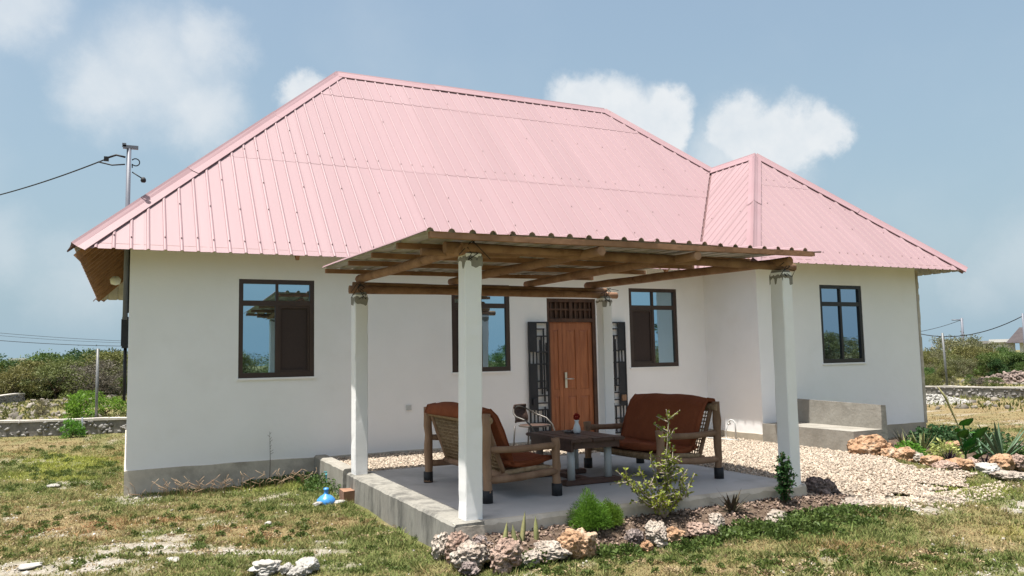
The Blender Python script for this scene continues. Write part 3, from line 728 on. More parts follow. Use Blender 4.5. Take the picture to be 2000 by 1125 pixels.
# slab body with a slightly chipped arris
xs = np.linspace(x0+.27, x1-.05, 30); ys = np.linspace(y0+.07, y1-.05, 30)
mb = MB(); mb.box(x0+.271, x1-.05, y0+.071, y1-.05, -.2, ZS); slab = mb.build('patio_slab', MT['slab']); tag(slab, kind='structure')
def rough_kerb(A, B, inn, z0, z1, name, m, n=46, chip=.012):
    """strip from A to B, width vector inn, with chipped outer edge"""
    A = Vector(A); B = Vector(B); inn = Vector(inn); mb = MB(); V = []
    d = (B-A).normalized()
    for i in range(n+1):
        p = A+(B-A)*(i/n); j = chip*(vnoise(i*.6, 3.3)+random.random()*.5-.5)
        out_ = -inn.normalized()
        V += [p+out_*(.012+.01*float(vnoise(i*.4, 1.1)))+Vector((0, 0, z0)), p+out_*(.004*random.random())+Vector((0, 0, z1-.02-abs(float(j))*1.2)), p-out_*(.018+abs(float(j)))+Vector((0, 0, z1-.003*random.random())), p+inn+Vector((0, 0, z1)), p+inn+Vector((0, 0, z0))]
    V = [tuple(v) for v in V]
    f = [(i*5+k, (i+1)*5+k, (i+1)*5+k+1, i*5+k+1) for i in range(n) for k in range(4)]
    mb.add(V, f); mb.add(V[:5], [(0, 1, 2, 3, 4)]); mb.add(V[-5:], [(4, 3, 2, 1, 0)])
    return mb
k1 = rough_kerb((x0, y1, 0), (x0, y0, 0), (.27, 0, 0), -.25, ZS+.003, 'slab_edge', None, 60).build('slab_edge', MT['slabedge'], slab)
k2 = rough_kerb((x0+.01, y0, 0), (x1, y0, 0), (0, .07, 0), -.25, ZS+.001, 'slab_edge', None, 80, .03).build('slab_edge', MT['plinth'], slab)
k3 = rough_kerb((x1, y0, 0), (x1, y1, 0), (-.05, 0, 0), -.25, ZS+.0015, 'slab_edge', None, 50).build('slab_edge', MT['slab'], slab)
k4 = rough_kerb((x1, y1, 0), (x0+.02, y1, 0), (0, -.05, 0), -.25, ZS+.0025, 'slab_edge', None, 50).build('slab_edge', MT['slab'], slab)
mb = rough_kerb((2.44, -.02, 0), (2.44, -1.74, 0), (.16, 0, 0), -.25, ZS+.045, 'kerb', None, 24)
tag(mb.build('low_wall', MT['concrete']), 'low grey concrete wall holding the gravel, running from house to patio corner', 'wall')

# gravel sheet
g = np.arange(2.5, 9.95, .09); h = np.arange(-6.4, .02, .09); A_, B_ = np.meshgrid(g, h)
ins = in_gravel(A_, B_); V = np.stack([A_.ravel(), B_.ravel(), gravel_h(A_.ravel(), B_.ravel())+(fbm(A_.ravel()*3, B_.ravel()*3)-.5)*.02], -1)
idx = np.arange(A_.size).reshape(A_.shape); Fq = np.stack([idx[:-1, :-1], idx[:-1, 1:], idx[1:, 1:], idx[1:, :-1]], -1).reshape(-1, 4)
inf = ins.ravel(); keep = inf[Fq].all(1); Fq = Fq[keep]
used = np.unique(Fq); rem = -np.ones(len(V), int); rem[used] = np.arange(len(used))
tag(link('gravel_path', mesh_np('gravel_path', V[used], rem[Fq], MT['gravelbase'], True)), kind='structure')
# pebbles lying on it
def ico():
    t = (1+5**.5)/2
    v = np.array([(-1, t, 0), (1, t, 0), (-1, -t, 0), (1, -t, 0), (0, -1, t), (0, 1, t), (0, -1, -t), (0, 1, -t), (t, 0, -1), (t, 0, 1), (-t, 0, -1), (-t, 0, 1)], float)
    v /= np.linalg.norm(v[0])
    f = np.array([(0, 11, 5), (0, 5, 1), (0, 1, 7), (0, 7, 10), (0, 10, 11), (1, 5, 9), (5, 11, 4), (11, 10, 2), (10, 7, 6), (7, 1, 8), (3, 9, 4), (3, 4, 2), (3, 2, 6), (3, 6, 8), (3, 8, 9), (4, 9, 5), (2, 4, 11), (6, 2, 10), (8, 6, 7), (9, 8, 1)])
    return v, f
def rand_rot(n, rng):
    q = rng.normal(size=(n, 4)); q /= np.linalg.norm(q, axis=1)[:, None]; w, x, y, z = q.T
    return np.stack([1-2*(y*y+z*z), 2*(x*y-z*w), 2*(x*z+y*w), 2*(x*y+z*w), 1-2*(x*x+z*z), 2*(y*z-x*w), 2*(x*z-y*w), 2*(y*z+x*w), 1-2*(x*x+y*y)], -1).reshape(n, 3, 3)
def pebbles(px, py, pz, size, seed):
    rng = np.random.default_rng(seed); n = len(px); v, f = ico()
    R3 = rand_rot(n, rng); sc = size[:, None]*rng.uniform(.6, 1.25, (n, 3))*np.array([1.2, .9, .7])
    jit = 1+rng.uniform(-.22, .22, (n, 12, 1))
    P3 = np.einsum('nij,nkj->nki', R3, v[None]*jit*sc[:, None, :])
    P3[..., 0] += px[:, None]; P3[..., 1] += py[:, None]; P3[..., 2] += pz[:, None]
    F3 = (f[None]+(np.arange(n)*12)[:, None, None]).reshape(-1, 3)
    tone = np.repeat(rng.random(n), 12)
    return P3.reshape(-1, 3), F3, tone
def pebble_mat():
    m = mat('pebble_gravel', (.40, .335, .275), (.31, .25, .20), 30, .9, 0, spec=.15, rnd=.42, tone=True)
    return m
n = 70000; px_ = RNG.uniform(2.55, 9.9, n); py_ = RNG.uniform(-6.35, -.02, n)
edge = (RNG.random(n) < .0)
ok = in_gravel(px_, py_); 
# a thin scatter of strays beyond the front edge
ox_ = RNG.normal(7.9, 1.0, 1500); oy_ = -5.75+.25*(ox_-7.9)**2*.3-np.abs(RNG.normal(0, .22, 1500))+.15
px_ = np.concatenate([px_[ok], ox_]); py_ = np.concatenate([py_[ok], oy_])
inn = in_gravel(px_, py_); pz_ = np.where(inn, gravel_h(px_, py_)+RNG.uniform(-.002, .016, len(px_)), ground_h(px_, py_)+.008)
V, F, tone = pebbles(px_, py_, pz_, RNG.uniform(.009, .023, len(px_)), 5)
tag(link('gravel_stones', mesh_np('gravel_stones', V, F, pebble_mat(), False, {'tone': tone})), 'loose pinkish cream gravel stones around the patio', 'gravel', kind='stuff')
# concrete seat built against the wing
cb = thing('concrete_bench', (10.0, -2.3, .1), 'grey concrete bench with low backrest beside the orange rocks', 'bench')
mb = MB(); mb.box(9.60, 10.22, -3.27, -W-.02, .0, .50); mb.build('seat', MT['concrete'], cb, cb.location)
mb = MB(); mb.add([(10.20, -3.25, .0), (10.36, -3.25, .0), (10.36, -W-.022, .0), (10.20, -W-.022, .0), (10.23, -3.25, .86), (10.33, -3.25, .85), (10.33, -W-.022, .89), (10.23, -W-.022, .895)], [(0, 3, 2, 1), (4, 5, 6, 7), (0, 1, 5, 4), (1, 2, 6, 5), (2, 3, 7, 6), (3, 0, 4, 7)])
mb.build('backrest', MT['concrete'], cb, cb.location)

# ------------------------------------------------------------------ patio shelter
pg = thing('patio_shelter', (4.5, -3.6, ZS), 'open patio shelter of white columns and log beams under ribbed sheets', 'shelter')
OX = pg.location
def column(cx, cy, zt, tw, lean, name='column'):
    mb = MB(); hw = .082; n = 26; V = []; ch = .010; q = 8
    for i in range(n+1):
        z = ZS-.03+(zt-ZS+.03)*i/n; ca, sa = math.cos(tw), math.sin(tw)
        for k, (a, b) in enumerate(((-1+.12, -1), (1-.12, -1), (1, -1+.12), (1, 1-.12), (1-.12, 1), (-1+.12, 1), (-1, 1-.12), (-1, -1+.12))):
            w = 1+.035*(float(vnoise(i*.55+k//2*7.7+cx, cy*3+k//2))-.5)-(.05 if random.random() < .05 else 0)
            dx, dy = a*hw*w, b*hw*w; V.append((cx+lean[0]*i/n+ca*dx-sa*dy, cy+lean[1]*i/n+sa*dx+ca*dy, z))
    mb.add(V, [(i*q+k, i*q+(k+1) % q, (i+1)*q+(k+1) % q, (i+1)*q+k) for i in range(n) for k in range(q)]+[tuple(n*q+k for k in range(q))])
    o = mb.build(name, MT['wall'], pg, OX)
    # bare broken mortar at the head
    cm = MB(); V = []; nn = 10
    for lv, zz in enumerate((zt-.11, zt-.04, zt+.025)):
        for k in range(4*nn):
            s = k//nn; f = (k % nn)/nn; cor = ((-1, -1), (1, -1), (1, 1), (-1, 1)); a = cor[s]; b = cor[(s+1) % 4]
            ex = (1.03 if lv == 0 else 1.045 if lv == 1 else .8)*hw
            dx = (a[0]+(b[0]-a[0])*f)*ex; dy = (a[1]+(b[1]-a[1])*f)*ex; ca, sa = math.cos(tw), math.sin(tw)
            jz = (-.09*float(vnoise(k*.45+cx*9, cy*3)) + .05) if lv == 0 else random.uniform(-.012, .012)
            ins_ = 1.0-(.06 if jz > .0 and lv == 0 else 0)
            V.append((cx+lean[0]+ca*dx*ins_-sa*dy*ins_, cy+lean[1]+sa*dx*ins_+ca*dy*ins_, zz+jz))
    q = 4*nn
    cm.add(V, [(l*q+k, l*q+(k+1) % q, (l+1)*q+(k+1) % q, (l+1)*q+k) for l in range(2) for k in range(q)]+[tuple(2*q+k for k in range(q))])
    cm.build('column_head', MT['concrete'], o)
    for ch in o.children: ch.location = (-OX[0], -OX[1], -OX[2])
    return o
column(2.690, -5.24, 2.60, .0, (.035, .0)); column(2.585, -1.97, 2.50, .05, (.01, 0)); column(6.290, -5.33, 2.53, .16, (.035, .02)); column(6.06, -2.16, 2.50, .04, (.05, .06))
def log(pts, r0, r1, name, m='log', n=9, seg=14, sq=False):
    pts = [Vector(p) for p in pts]; A, B = pts[0], pts[-1]; path = []; rad = []
    off = Vector((random.uniform(-1, 1), random.uniform(-1, 1), random.uniform(-1, 1)))*.012; ph = random.random()*9
    for i in range(seg+1):
        t = i/seg; p = A+(B-A)*t
        p += off*math.sin(math.pi*t)+Vector((0, 0, .012*(float(vnoise(t*5+ph, ph))-.5)))+Vector((.012*(float(vnoise(t*4+ph, 3+ph))-.5), .012*(float(vnoise(t*4+ph, 8+ph))-.5), 0))
        path.append(p); rad.append((r0+(r1-r0)*t)*(1+.22*(float(vnoise(t*9+ph, 5.5))-.5)))
    mb = MB(); mb.tube(path, rad, n, True, 0, True, .05)
    return mb.build(name, MT[m], pg, OX)
def batten(xa, xb, y, za, zb, w=.05, h=.065):
    mb = MB(); n = 10; V = []
    for i in range(n+1):
        t = i/n; x = xa+(xb-xa)*t; z = za+(zb-za)*t+random.uniform(-.004, .004); yy = y+random.uniform(-.005, .005)
        V += [(x, yy-w/2, z-h), (x, yy+w/2, z-h), (x, yy+w/2, z), (x, yy-w/2, z)]
    mb.add(V, [(i*4+k, (i+1)*4+k, (i+1)*4+(k+1) % 4, i*4+(k+1) % 4) for i in range(n) for k in range(4)]+[(3, 2, 1, 0), tuple(n*4+k for k in range(4))])
    return mb.build('purlin', MT['timber'], pg, OX)
SY0, SY1 = -5.62, -1.72                 # sheet front and back edges
SX0, SX1 = 2.17, 6.47
def right_edge(y): return 6.06+(SY1-y)*(.41/(SY1-SY0))
def sheet_z(y): return 2.735+(y-SY0)*(.115/(SY1-SY0))
# front beam (pole) on the two front columns, a second short pole lapped beside it
log([(2.50, -5.20, 2.665), (6.55, -5.28, 2.60)], .052, .043, 'beam')
log([(2.62, -5.31, 2.655), (4.1, -5.29, 2.655)], .042, .03, 'beam')
# rear beam: two poles one on the other
log([(2.46, -1.98, 2.565), (6.34, -2.08, 2.545)], .05, .046, 'beam'); log([(2.52, -1.93, 2.635), (6.2, -2.02, 2.62)], .036, .034, 'beam')
for (xa, ya, za, xb, yb, zb, r) in ((2.63, -1.83, 2.72, 2.62, -5.32, 2.625, .052), (3.86, -1.86, 2.71, 3.88, -5.60, 2.63, .05), (4.99, -1.86, 2.70, 4.98, -5.60, 2.63, .05), (5.99, -1.84, 2.70, 6.30, -5.48, 2.64, .055)):
    log([(xa, ya, za), (xb, yb, zb)], r, r*.86, 'rafter')
for k, yy in enumerate((-5.59, -4.75, -3.85, -2.95, -1.80)):
    xa = SX0+.03+.02*random.random(); batten(xa, right_edge(yy)+.05*random.random(), yy, sheet_z(yy)-.010, sheet_z(yy)-.006, .05, .052 if k else .05)
# cross poles seen under the sheets near the left
log([(2.35, -5.0, 2.64), (3.3, -5.05, 2.64)], .035, .03, 'brace')
# sheets: ribs run front to back
sh = MB()
def shelter_sheets():
    pitch = .19; k = 0; x = SX0
    while x < SX1-.05:
        xe = min(x+4*pitch+.04, SX1); V = []; samp = []
        for r in range(5):
            c = x+r*pitch+.045
            for ds, hh in ((-.075, 0), (-.034, 0), (-.022, .022), (0, .032), (.022, .022), (.034, 0), (.075, 0)):
                if x-.001 <= c+ds <= xe: samp.append((c+ds, hh))
        samp = [(x, 0)]+samp+[(xe, 0)] if samp[0][0] > x+.002 else samp
        jl = .006*(k % 2); n = len(samp); mb = MB()
        rows = np.linspace(SY0, SY1, 7); jy = random.uniform(-.015, .015)
        for off, mi in ((0, 0), (-.004, 1)):
            V = [(SX0+(a-SX0)*((right_edge(yy)-SX0)/(SX1-SX0)), yy+jy, sheet_z(yy)+hh+jl+off+.006*math.sin(a*1.7+yy)) for yy in rows for (a, hh) in samp]
            fs = [(j*n+i, j*n+i+1, (j+1)*n+i+1, (j+1)*n+i) for j in range(len(rows)-1) for i in range(n-1)]
            if mi: fs = [f[::-1] for f in fs]
            mb.add(V, fs, mi)
        b1 = n*len(rows)
        for i in range(n-1): mb.f.append([i, b1+i, b1+i+1, i+1]); mb.m.append(2); mb.sm.append(False)
        mb.build('roof_sheet', [MT['roof'], MT['galv'], MT['timber']], pg, OX)
        x += 4*pitch; k += 1
shelter_sheets()
# rib closing pieces: dark rusted rib ends along the front purlin
# tie wire at the column heads
def tie(cx, cy, z, seed):
    random.seed(seed); mb = MB()
    for k in range(4):
        a = random.uniform(0, 6.28); p = [Vector((cx+.05*math.cos(a), cy-.09, z-.12))]
        for j in range(4): p.append(Vector((cx+random.uniform(-.07, .07), cy-.09+random.uniform(-.03, .05), z-.06+j*.045)))
        if k > 1: p.append(Vector((cx+random.choice((-1, 1))*.15, cy-.12, z+random.uniform(-.12, .1))))
        mb.tube(p, .004, 5)
    mb.build('tie_wire', MT['wire'], pg, OX)
tie(2.72, -5.24, 2.66, 1); tie(6.33, -5.33, 2.60, 2); tie(2.6, -2.0, 2.56, 3); tie(6.12, -2.12, 2.56, 4); random.seed(11)
mb = MB(); mb.tube([(SX1-.05, SY0+.02, 2.725), (SX1+.13, SY0, 2.73)], .012, 6); mb.build('roof_rod', MT['cap'], pg, OX)

# ------------------------------------------------------------------ furniture
def cushion(name, parent, line, th, ya, yb, m, seam=True, sag=.0, ny=18):
    """stuffed slab following a centre line in (x,z), from ya to yb"""
    line = [Vector((p[0], 0, p[1])) for p in line]; k = len(line); mb = MB(); V = []; ring = []
    for i, p in enumerate(line):
        d = (line[min(i+1, k-1)]-line[max(i-1, 0)]).normalized(); nrm = Vector((-d.z, 0, d.x))
        e = math.sin(math.pi*(i+.35)/(k-1+.7))**.35
        ring.append((p, nrm, e))
    for j in range(ny+1):
        t = j/ny; y = ya+(yb-ya)*t; ey = max(.12, math.sin(math.pi*(t*.96+.02)))**.28
        up = []; dn = []
        for i, (p, nrm, e) in enumerate(ring):
            w = (float(vnoise(i*.5+ya*3, y*4.1))-.5)*.03
            hgt = th/2*e*ey
            q = p+Vector((0, y, -sag*math.sin(math.pi*t)))
            up.append(q+nrm*(hgt+w*ey)); dn.append(q-nrm*(hgt*.9))
        V += up+dn[::-1]
    n = 2*k
    mb.add(V, [(j*n+i, j*n+(i+1) % n, (j+1)*n+(i+1) % n, (j+1)*n+i) for j in range(ny) for i in range(n)]+[tuple(range(n))[::-1], tuple(ny*n+i for i in range(n))], 0, True)
    o = mb.build(name, m, parent)
    if seam:
        for jj in (0, ny):
            s1 = MB(); s1.tube([V[jj*n+i] for i in range(k)], .007, 5); s1.build('piping', MT['piping'], o)
    return o
def log_bench(loc, rz, label):
    t = thing('log_bench', loc, label, 'bench', 'log benches with rust cushions on the patio', rz)
    hb, hf, xl, yl = .84, .56, .385, .775
    for (x, h) in ((-xl, hb), (xl, hf)):
        for y in (-yl, yl):
            path = [(x+random.uniform(-.008, .008), y+random.uniform(-.008, .008), h*i/8+.004) for i in range(9)]
            mb = MB(); mb.tube(path, [.044*(1+.12*random.uniform(-1, 1)) for _ in path], 10, True, 0, True, .04)
            leg = mb.build('leg', MT['bench'], t)
            cp = MB(); cp.tube([(x, y, .0), (x, y, .12)], .053, 12); cp.build('rubber_foot', MT['rubber'], leg)
    def pole(a, b, r, name='rail', m='bench', wrap=False):
        A = Vector(a); B = Vector(b); n = 90 if wrap else 8; path = []; rad = []
        for i in range(n+1):
            q = i/n; path.append(A+(B-A)*q+Vector((0, 0, .008*math.sin(q*5+a[0]*9)))); rad.append(r*(1+(.16*(i % 2) if wrap else .14*(float(vnoise(q*6+a[1]*5, a[2]*9))-.5))))
        mb = MB(); mb.tube(path, rad, 9); return mb.build(name, MT['rope' if wrap else m], t)
    for y in (-yl, yl):
        pole((-xl, y, .50), (xl+.03, y, .485), .034, 'armrest'); pole((-xl, y, .21), (xl, y, .235), .036, 'side_rail')
    pole((-xl+.02, -yl-.04, .775), (-xl+.02, yl+.04, .775), .036, 'top_rail', wrap=True)
    pole((-xl+.21, -yl, .235), (-xl+.21, yl, .235), .036, 'seat_rail'); pole((xl-.05, -yl, .255), (xl-.05, yl, .255), .036, 'seat_rail', wrap=True)
    for y in (-yl+.06, yl-.06):
        pole((-xl+.03, y, .765), (-xl+.21, y, .25), .024, 'back_stile'); pole((-xl+.21, y, .262), (xl-.05, y, .27), .028, 'seat_stile', wrap=True)
    rp = MB()
    a = Vector((-xl+.035, 0, .765)); b = Vector((-xl+.205, 0, .25))
    for k in range(34):
        y = -yl+.08+k*(2*yl-.16)/33; rp.tube([a+Vector((0, y, 0)), b+Vector((0, y, 0))], .008, 4)
    for k in range(13):
        q = a+(b-a)*((k+.6)/13); rp.tube([q+Vector((0, -yl+.06, 0)), q+Vector((0, yl-.06, 0))], .007, 4)
    for k in range(30):
        y = -yl+.08+k*(2*yl-.16)/29; rp.tube([(-xl+.21, y, .245), (0, y, .235), (xl-.05, y, .265)], .008, 4)
    tag(rp.build('rope_weave', MT['rope'], t), kind='stuff')
    cushion('back_cushion', t, [(-xl-.035, .775), (-xl+.0, .85), (-xl+.07, .865), (-xl+.13, .80), (-xl+.19, .66), (-xl+.24, .52), (-xl+.29, .38), (-xl+.31, .33)], .10, -yl+.05, yl-.05, MT['cushion'])
    cushion('seat_cushion', t, [(-xl+.24, .36), (-xl+.34, .33), (-xl+.46, .325), (-xl+.58, .34), (-xl+.68, .365), (-xl+.76, .37)], .12, -yl+.05, yl-.05, MT['cushion'], sag=.03)
    return t
log_bench((3.48, -3.86, ZS), R(1.5), 'log bench with woven rope back turned to the grass, behind a white column')
log_bench((5.555, -3.86, ZS), R(180-1), 'log bench with rust cushion facing the brown table, behind the lime-leaved shrub')

# low brown table
tb = thing('table', (4.57, -3.8, ZS), 'low brown table with pale legs standing between the two log benches', 'table')
def tbox(name, x0, x1, y0, y1, z0, z1, m, par=tb):
    mb = MB(); b = .008
    mb.box(x0, x1, y0, y1, z0+b, z1-b); mb.box(x0+b, x1-b, y0+b, y1-b, z0, z1)
    return mb.build(name, MT[m], par, OFF)
OFF = tb.location
for k in range(5):
    w = .68/5; tbox('top_board', 4.235+k*w+.0015, 4.235+(k+1)*w-.0015, -4.32+random.uniform(-.008, .008), -3.26+random.uniform(-.008, .008), .762, .80+random.uniform(-.002, .002), 'tabletop')
ap = MB(); ap.box(4.27, 4.30, -4.26, -3.32, .66, .763); ap.box(4.85, 4.88, -4.26, -3.32, .68, .763); ap.box(4.30, 4.85, -4.27, -4.24, .69, .763); ap.box(4.30, 4.85, -3.34, -3.31, .69, .763)
ap.build('apron', MT['tabletop'], tb, OFF)
for (lx, ly, m) in ((4.32, -4.16, 'pipe'), (4.80, -4.14, 'pipe'), (4.33, -3.42, 'pipedull'), (4.80, -3.42, 'pipe')):
    mb = MB(); mb.tube([(lx, ly, ZS+.05), (lx, ly, .77)], .042, 14); mb.build('leg', MT[m], tb, OFF)
tbox('base_board', 4.22, 4.91, -4.23, -4.09, ZS+.002, ZS+.055, 'tabletop'); tbox('base_board', 4.22, 4.91, -3.49, -3.36, ZS+.002, ZS+.055, 'tabletop'); tbox('base_board', 4.50, 4.62, -4.09, -3.49, ZS+.002, ZS+.05, 'tabletop')
# vase with a red flower, ashtray
c = pix(1127, 846, .802); vs = thing('vase', (c[0], c[1], .802), 'small white vase holding one red flower on the brown table', 'vase')
mb = MB(); mb.lathe((0, 0, 0), [(.0, 0), (.034, 0), (.042, .02), (.043, .05), (.034, .085), (.022, .115), (.021, .13), (.03, .15), (.026, .15), (.016, .12), (.0, .1)], 18); mb.build('body', MT['vase'], vs)
mb = MB()
for k in range(60):
    d = Vector((random.gauss(0, 1), random.gauss(0, 1), random.gauss(.3, 1))).normalized(); q = Vector((0, 0, .185))+d*.03; s = d.cross(Vector((.3, .7, .2))).normalized()*.014; r = d.cross(s).normalized()*.014
    mb.add([q-s, q+d*.014-r*.3, q+s, q+r], [(0, 1, 2, 3)])
mb.tube([(0, 0, .1), (0, 0, .18)], .004, 5); mb.build('flower', MT['flower'], vs)
c = pix(1112, 845, .802); at_ = thing('ashtray', (c[0], c[1], .802), 'small dark ashtray beside the white vase', 'ashtray')
mb = MB(); mb.lathe((0, 0, 0), [(0, 0), (.055, 0), (.062, .03), (.054, .03), (.046, .012), (0, .01)], 18); mb.build('bowl', MT['ash'], at_)
mb = MB(); mb.tube([(.03, 0, .026), (.09, .02, .034)], .004, 6); mb.build('cigarette', MT['vase'], at_)
# tube-frame chair with woven seat
tc_ = thing('tube_chair', (5.30, -1.42, .283), 'grey tube armchair with brown woven back near the door', 'chair', rz=R(-58))
mb = MB(); pth = []
for i in range(41):
    a = math.pi*(i/40)        # hoop: from left front leg up round the back to right front leg
    pth.append((-.10-.18*math.sin(a), .29*math.cos(a), .55+.14*math.sin(a)**1.5))
hoop = [(.24, .27, 0), (.20, .275, .25), (.13, .285, .42), (.03, .29, .51)]+pth+[(.03, -.29, .51), (.13, -.285, .42), (.20, -.275, .25), (.24, -.27, 0)]
mb.tube(hoop, .0125, 8); mb.build('arm_hoop', MT['tubechair'], tc_)
for y in (-.2, .2):
    mb = MB(); mb.tube([(-.25, y, 0), (-.23, y, .22), (-.21, y, .42)], .011, 8); mb.build('rear_leg', MT['tubechair'], tc_)
mb = MB(); q = [(.22*math.cos(a), .23*math.sin(a), .42) for a in np.linspace(0, 2*math.pi, 25)]; mb.tube(q, .011, 8); sf = mb.build('seat_ring', MT['tubechair'], tc_)
mb = MB(); mb.tube([(-.24, -.2, .12), (-.24, .2, .12)], .008, 6); mb.tube([(-.24, .2, .12), (.22, .27, .12)], .008, 6); mb.tube([(-.24, -.2, .12), (.22, -.27, .12)], .008, 6); mb.build('stretcher', MT['tubechair'], tc_)
mb = MB(); mb.lathe((0, 0, .40), [(0, .01), (.12, .008), (.215, .02), (.215, .03), (.12, .02), (0, .02)], 24); mb.build('seat', MT['weave'], tc_)
mb = MB(); V = []
for j in range(9):
    for i in range(13):
        y = -.16+.32*i/12; z = .47+.24*j/8; x = -.272+.05*(abs(y)/.16)**2+.012*math.sin(j*.8); V.append((x-.02*(j/8), y, z))
mb.add(V, [(j*13+i, j*13+i+1, (j+1)*13+i+1, (j+1)*13+i) for j in range(8) for i in range(12)], 0, True)
mb.add([(v[0]-.012, v[1], v[2]) for v in V], [(j*13+i, (j+1)*13+i, (j+1)*13+i+1, j*13+i+1) for j in range(8) for i in range(12)], 0, True)
for e in (0, 8): mb.tube([V[e*13+i] for i in range(13)], .012, 6)
for e in (0, 12): mb.tube([V[j*13+e] for j in range(9)], .012, 6)
mb.build('backrest', MT['weave'], tc_)

# ------------------------------------------------------------------ service mast, meter, cables on the left wall
ms = thing('service_mast', (-.05, .14, 2.3), 'grey steel service mast with insulators rising behind the roof hip', 'mast')
mo = ms.location
mb = MB(); mb.tube([(-.05, .14, 2.3), (-.045, .14, 4.66)], .029, 12); mb.build('pole', MT['mast'], ms, mo)
mb = MB(); mb.box(-.12, .07, .11, .16, 4.64, 4.685); mb.box(-.13, -.08, .11, .15, 4.66, 4.71); mb.build('bracket', MT['mast'], ms, mo)
mb = MB(); mb.tube([(-.0, .14, 4.5)]+[(.04+.05*math.cos(a), .14, 4.46+.05*math.sin(a)) for a in np.linspace(2.6, -2.6, 14)]+[(0, .14, 4.38)], .008, 6); mb.build('cable_loop', MT['wire'], ms, mo)
mb = MB(); mb.tube([(0, .14, 4.32), (.13, .10, 4.23)], .009, 6); mb.lathe((.14, .10, 4.16), [(0, .02), (.025, .02), (.036, .04), (.032, .07), (.015, .09), (0, .09)], 12); mb.build('insulator', MT['wire'], ms, mo)
mb = MB(); mb.tube([(-.09, .14, 4.52), (-.2, .18, 4.55), (-.32, .2, 4.5)], .014, 6); mb.box(-.35, -.29, .18, .22, 4.46, 4.52); mb.build('clamp', MT['wire'], ms, mo)
mb = MB(); mb.tube([(-.09, .14, 4.42), (-.25, .16, 4.4), (-.42, .2, 4.44)], .01, 6); mb.build('clamp', MT['wire'], ms, mo)
# service cable off to the left, sagging
A = Vector((-.3, .2, 4.5)); Bv = Vector(tuple(pix_y(-260, 415, 7.0))); mb = MB(); pts = []
for i in range(40):
    t = i/39; q = A+(Bv-A)*t; q.z -= .35*4*t*(1-t)*.6; pts.append(q)
mb.tube(pts, .009, 6); tag(mb.build('service_cable', MT['wire']), 'black service cable sagging from the mast beside the roof', 'cable')
mx_ = thing('meter_box', (-.08, .9, 2.0), 'black electricity meter box on the narrow end wall under the eave', 'meter box'); mo = mx_.location
mb = MB(); mb.box(-.085, -.003, .55, .85, 1.93, 2.36); mb.box(-.095, -.085, .58, .82, 1.96, 2.33); mb.build('box', MT['black'], mx_, mo)
mb = MB(); mb.box(-.07, -.003, .5, .8, 2.56, 2.70); mb.build('junction_box', MT['black'], mx_, mo)
mb = MB(); mb.tube([(-.03, .3, 3.3), (-.03, .3, 2.4)], .028, 8); mb.tube([(-.06, .62, 2.58), (-.06, .62, 2.35)], .02, 8); mb.tube([(-.04, .70, 1.95), (-.04, .70, 1.2)], .02, 8); mb.tube([(-.03, 1.4, 2.6), (-.03, 1.4, 1.25)], .014, 8); mb.build('conduit', MT['black'], mx_, mo)
mb = MB(); mb.lathe((-.22, 3.4, 3.16), [(0, -.1), (.07, -.08), (.09, 0), (.05, .05), (0, .06)], 12); lo_ = mb.build('eave_lamp', MT['vase']); tag(lo_, 'white globe lamp under the left eave', 'lamp')

# standpipe by the wing wall
c = pix_x(1437, 845, XC-.12); sp = thing('garden_standpipe', (XC-.12, c[1], .2), 'bent grey garden pipe with hose standing by the wing wall', 'pipe'); mo = sp.location
b_ = Vector(mo); mb = MB(); mb.tube([b_, b_+Vector((0, 0, .26)), b_+Vector((-.02, .03, .32)), b_+Vector((-.05, .07, .33)), b_+Vector((-.06, .1, .28))], .013, 8); mb.build('pipe', MT['pipe'], sp, mo)
mb = MB(); mb.tube([b_+Vector((-.06, .1, .28)), b_+Vector((-.08, .16, .12)), b_+Vector((-.05, .2, .02)), b_+Vector((-.2, .0, .015)), b_+Vector((-.12, -.2, .012)), b_+Vector((-.25, -.05, .015)), b_+Vector((-.3, .3, .015)), b_+Vector((-.3, .7, .012))], .009, 6); mb.build('hose', MT['pipe'], sp, mo)
mb = MB(); mb.tube([b_+Vector((-.08, .1, .26)), b_+Vector((-.02, .1, .26))], .016, 8); mb.build('tap', MT['steel'], sp, mo)

# taps, blue bottle, block by the patio corner
def tap_post(u, v, h, label):
    c = pix(u, v, .0); t = thing('garden_tap', (c[0], c[1], 0), label, 'tap'); mo = t.location; b_ = Vector(mo)
    mb = MB(); mb.tube([b_, b_+Vector((0, 0, h))], .014, 8); mb.build('pipe', MT['teal'], t, mo)
    mb = MB(); mb.tube([b_+Vector((-.02, 0, h)), b_+Vector((.07, -.02, h)), b_+Vector((.09, -.025, h-.04))], .017, 8); mb.build('spout', MT['teal'], t, mo)
    mb = MB(); mb.tube([b_+Vector((0, 0, h)), b_+Vector((0, 0, h+.03))], .01, 8); mb.cbox(b_+Vector((0, 0, h+.035)), (.07, .02, .014)); mb.build('handle', MT['teal'], t, mo)
tap_post(638, 952, .17, 'thin teal water tap on the stem nearest the house plinth'); tap_post(663, 962, .16, 'chunky teal water tap above the blue plastic jug')
c = pix(637, 984, 0.0); jg = thing('plastic_jug', (c[0], c[1], .02), 'broken blue plastic water jug lying at the patio corner', 'jug'); 
mb = MB(); mb.lathe((0, 0, 0), [(.105, -.06), (.115, .0), (.105, .035), (.07, .07), (.034, .09), (.026, .10), (.026, .145), (.031, .145), (.031, .152), (.0, .152)], 20); mb.build('body', MT['blue'], jg)
mb = MB(); mb.lathe((0, 0, .148), [(0, .02), (.028, .018), (.032, 0)], 14); mb.build('cap', MT['blue'], jg)
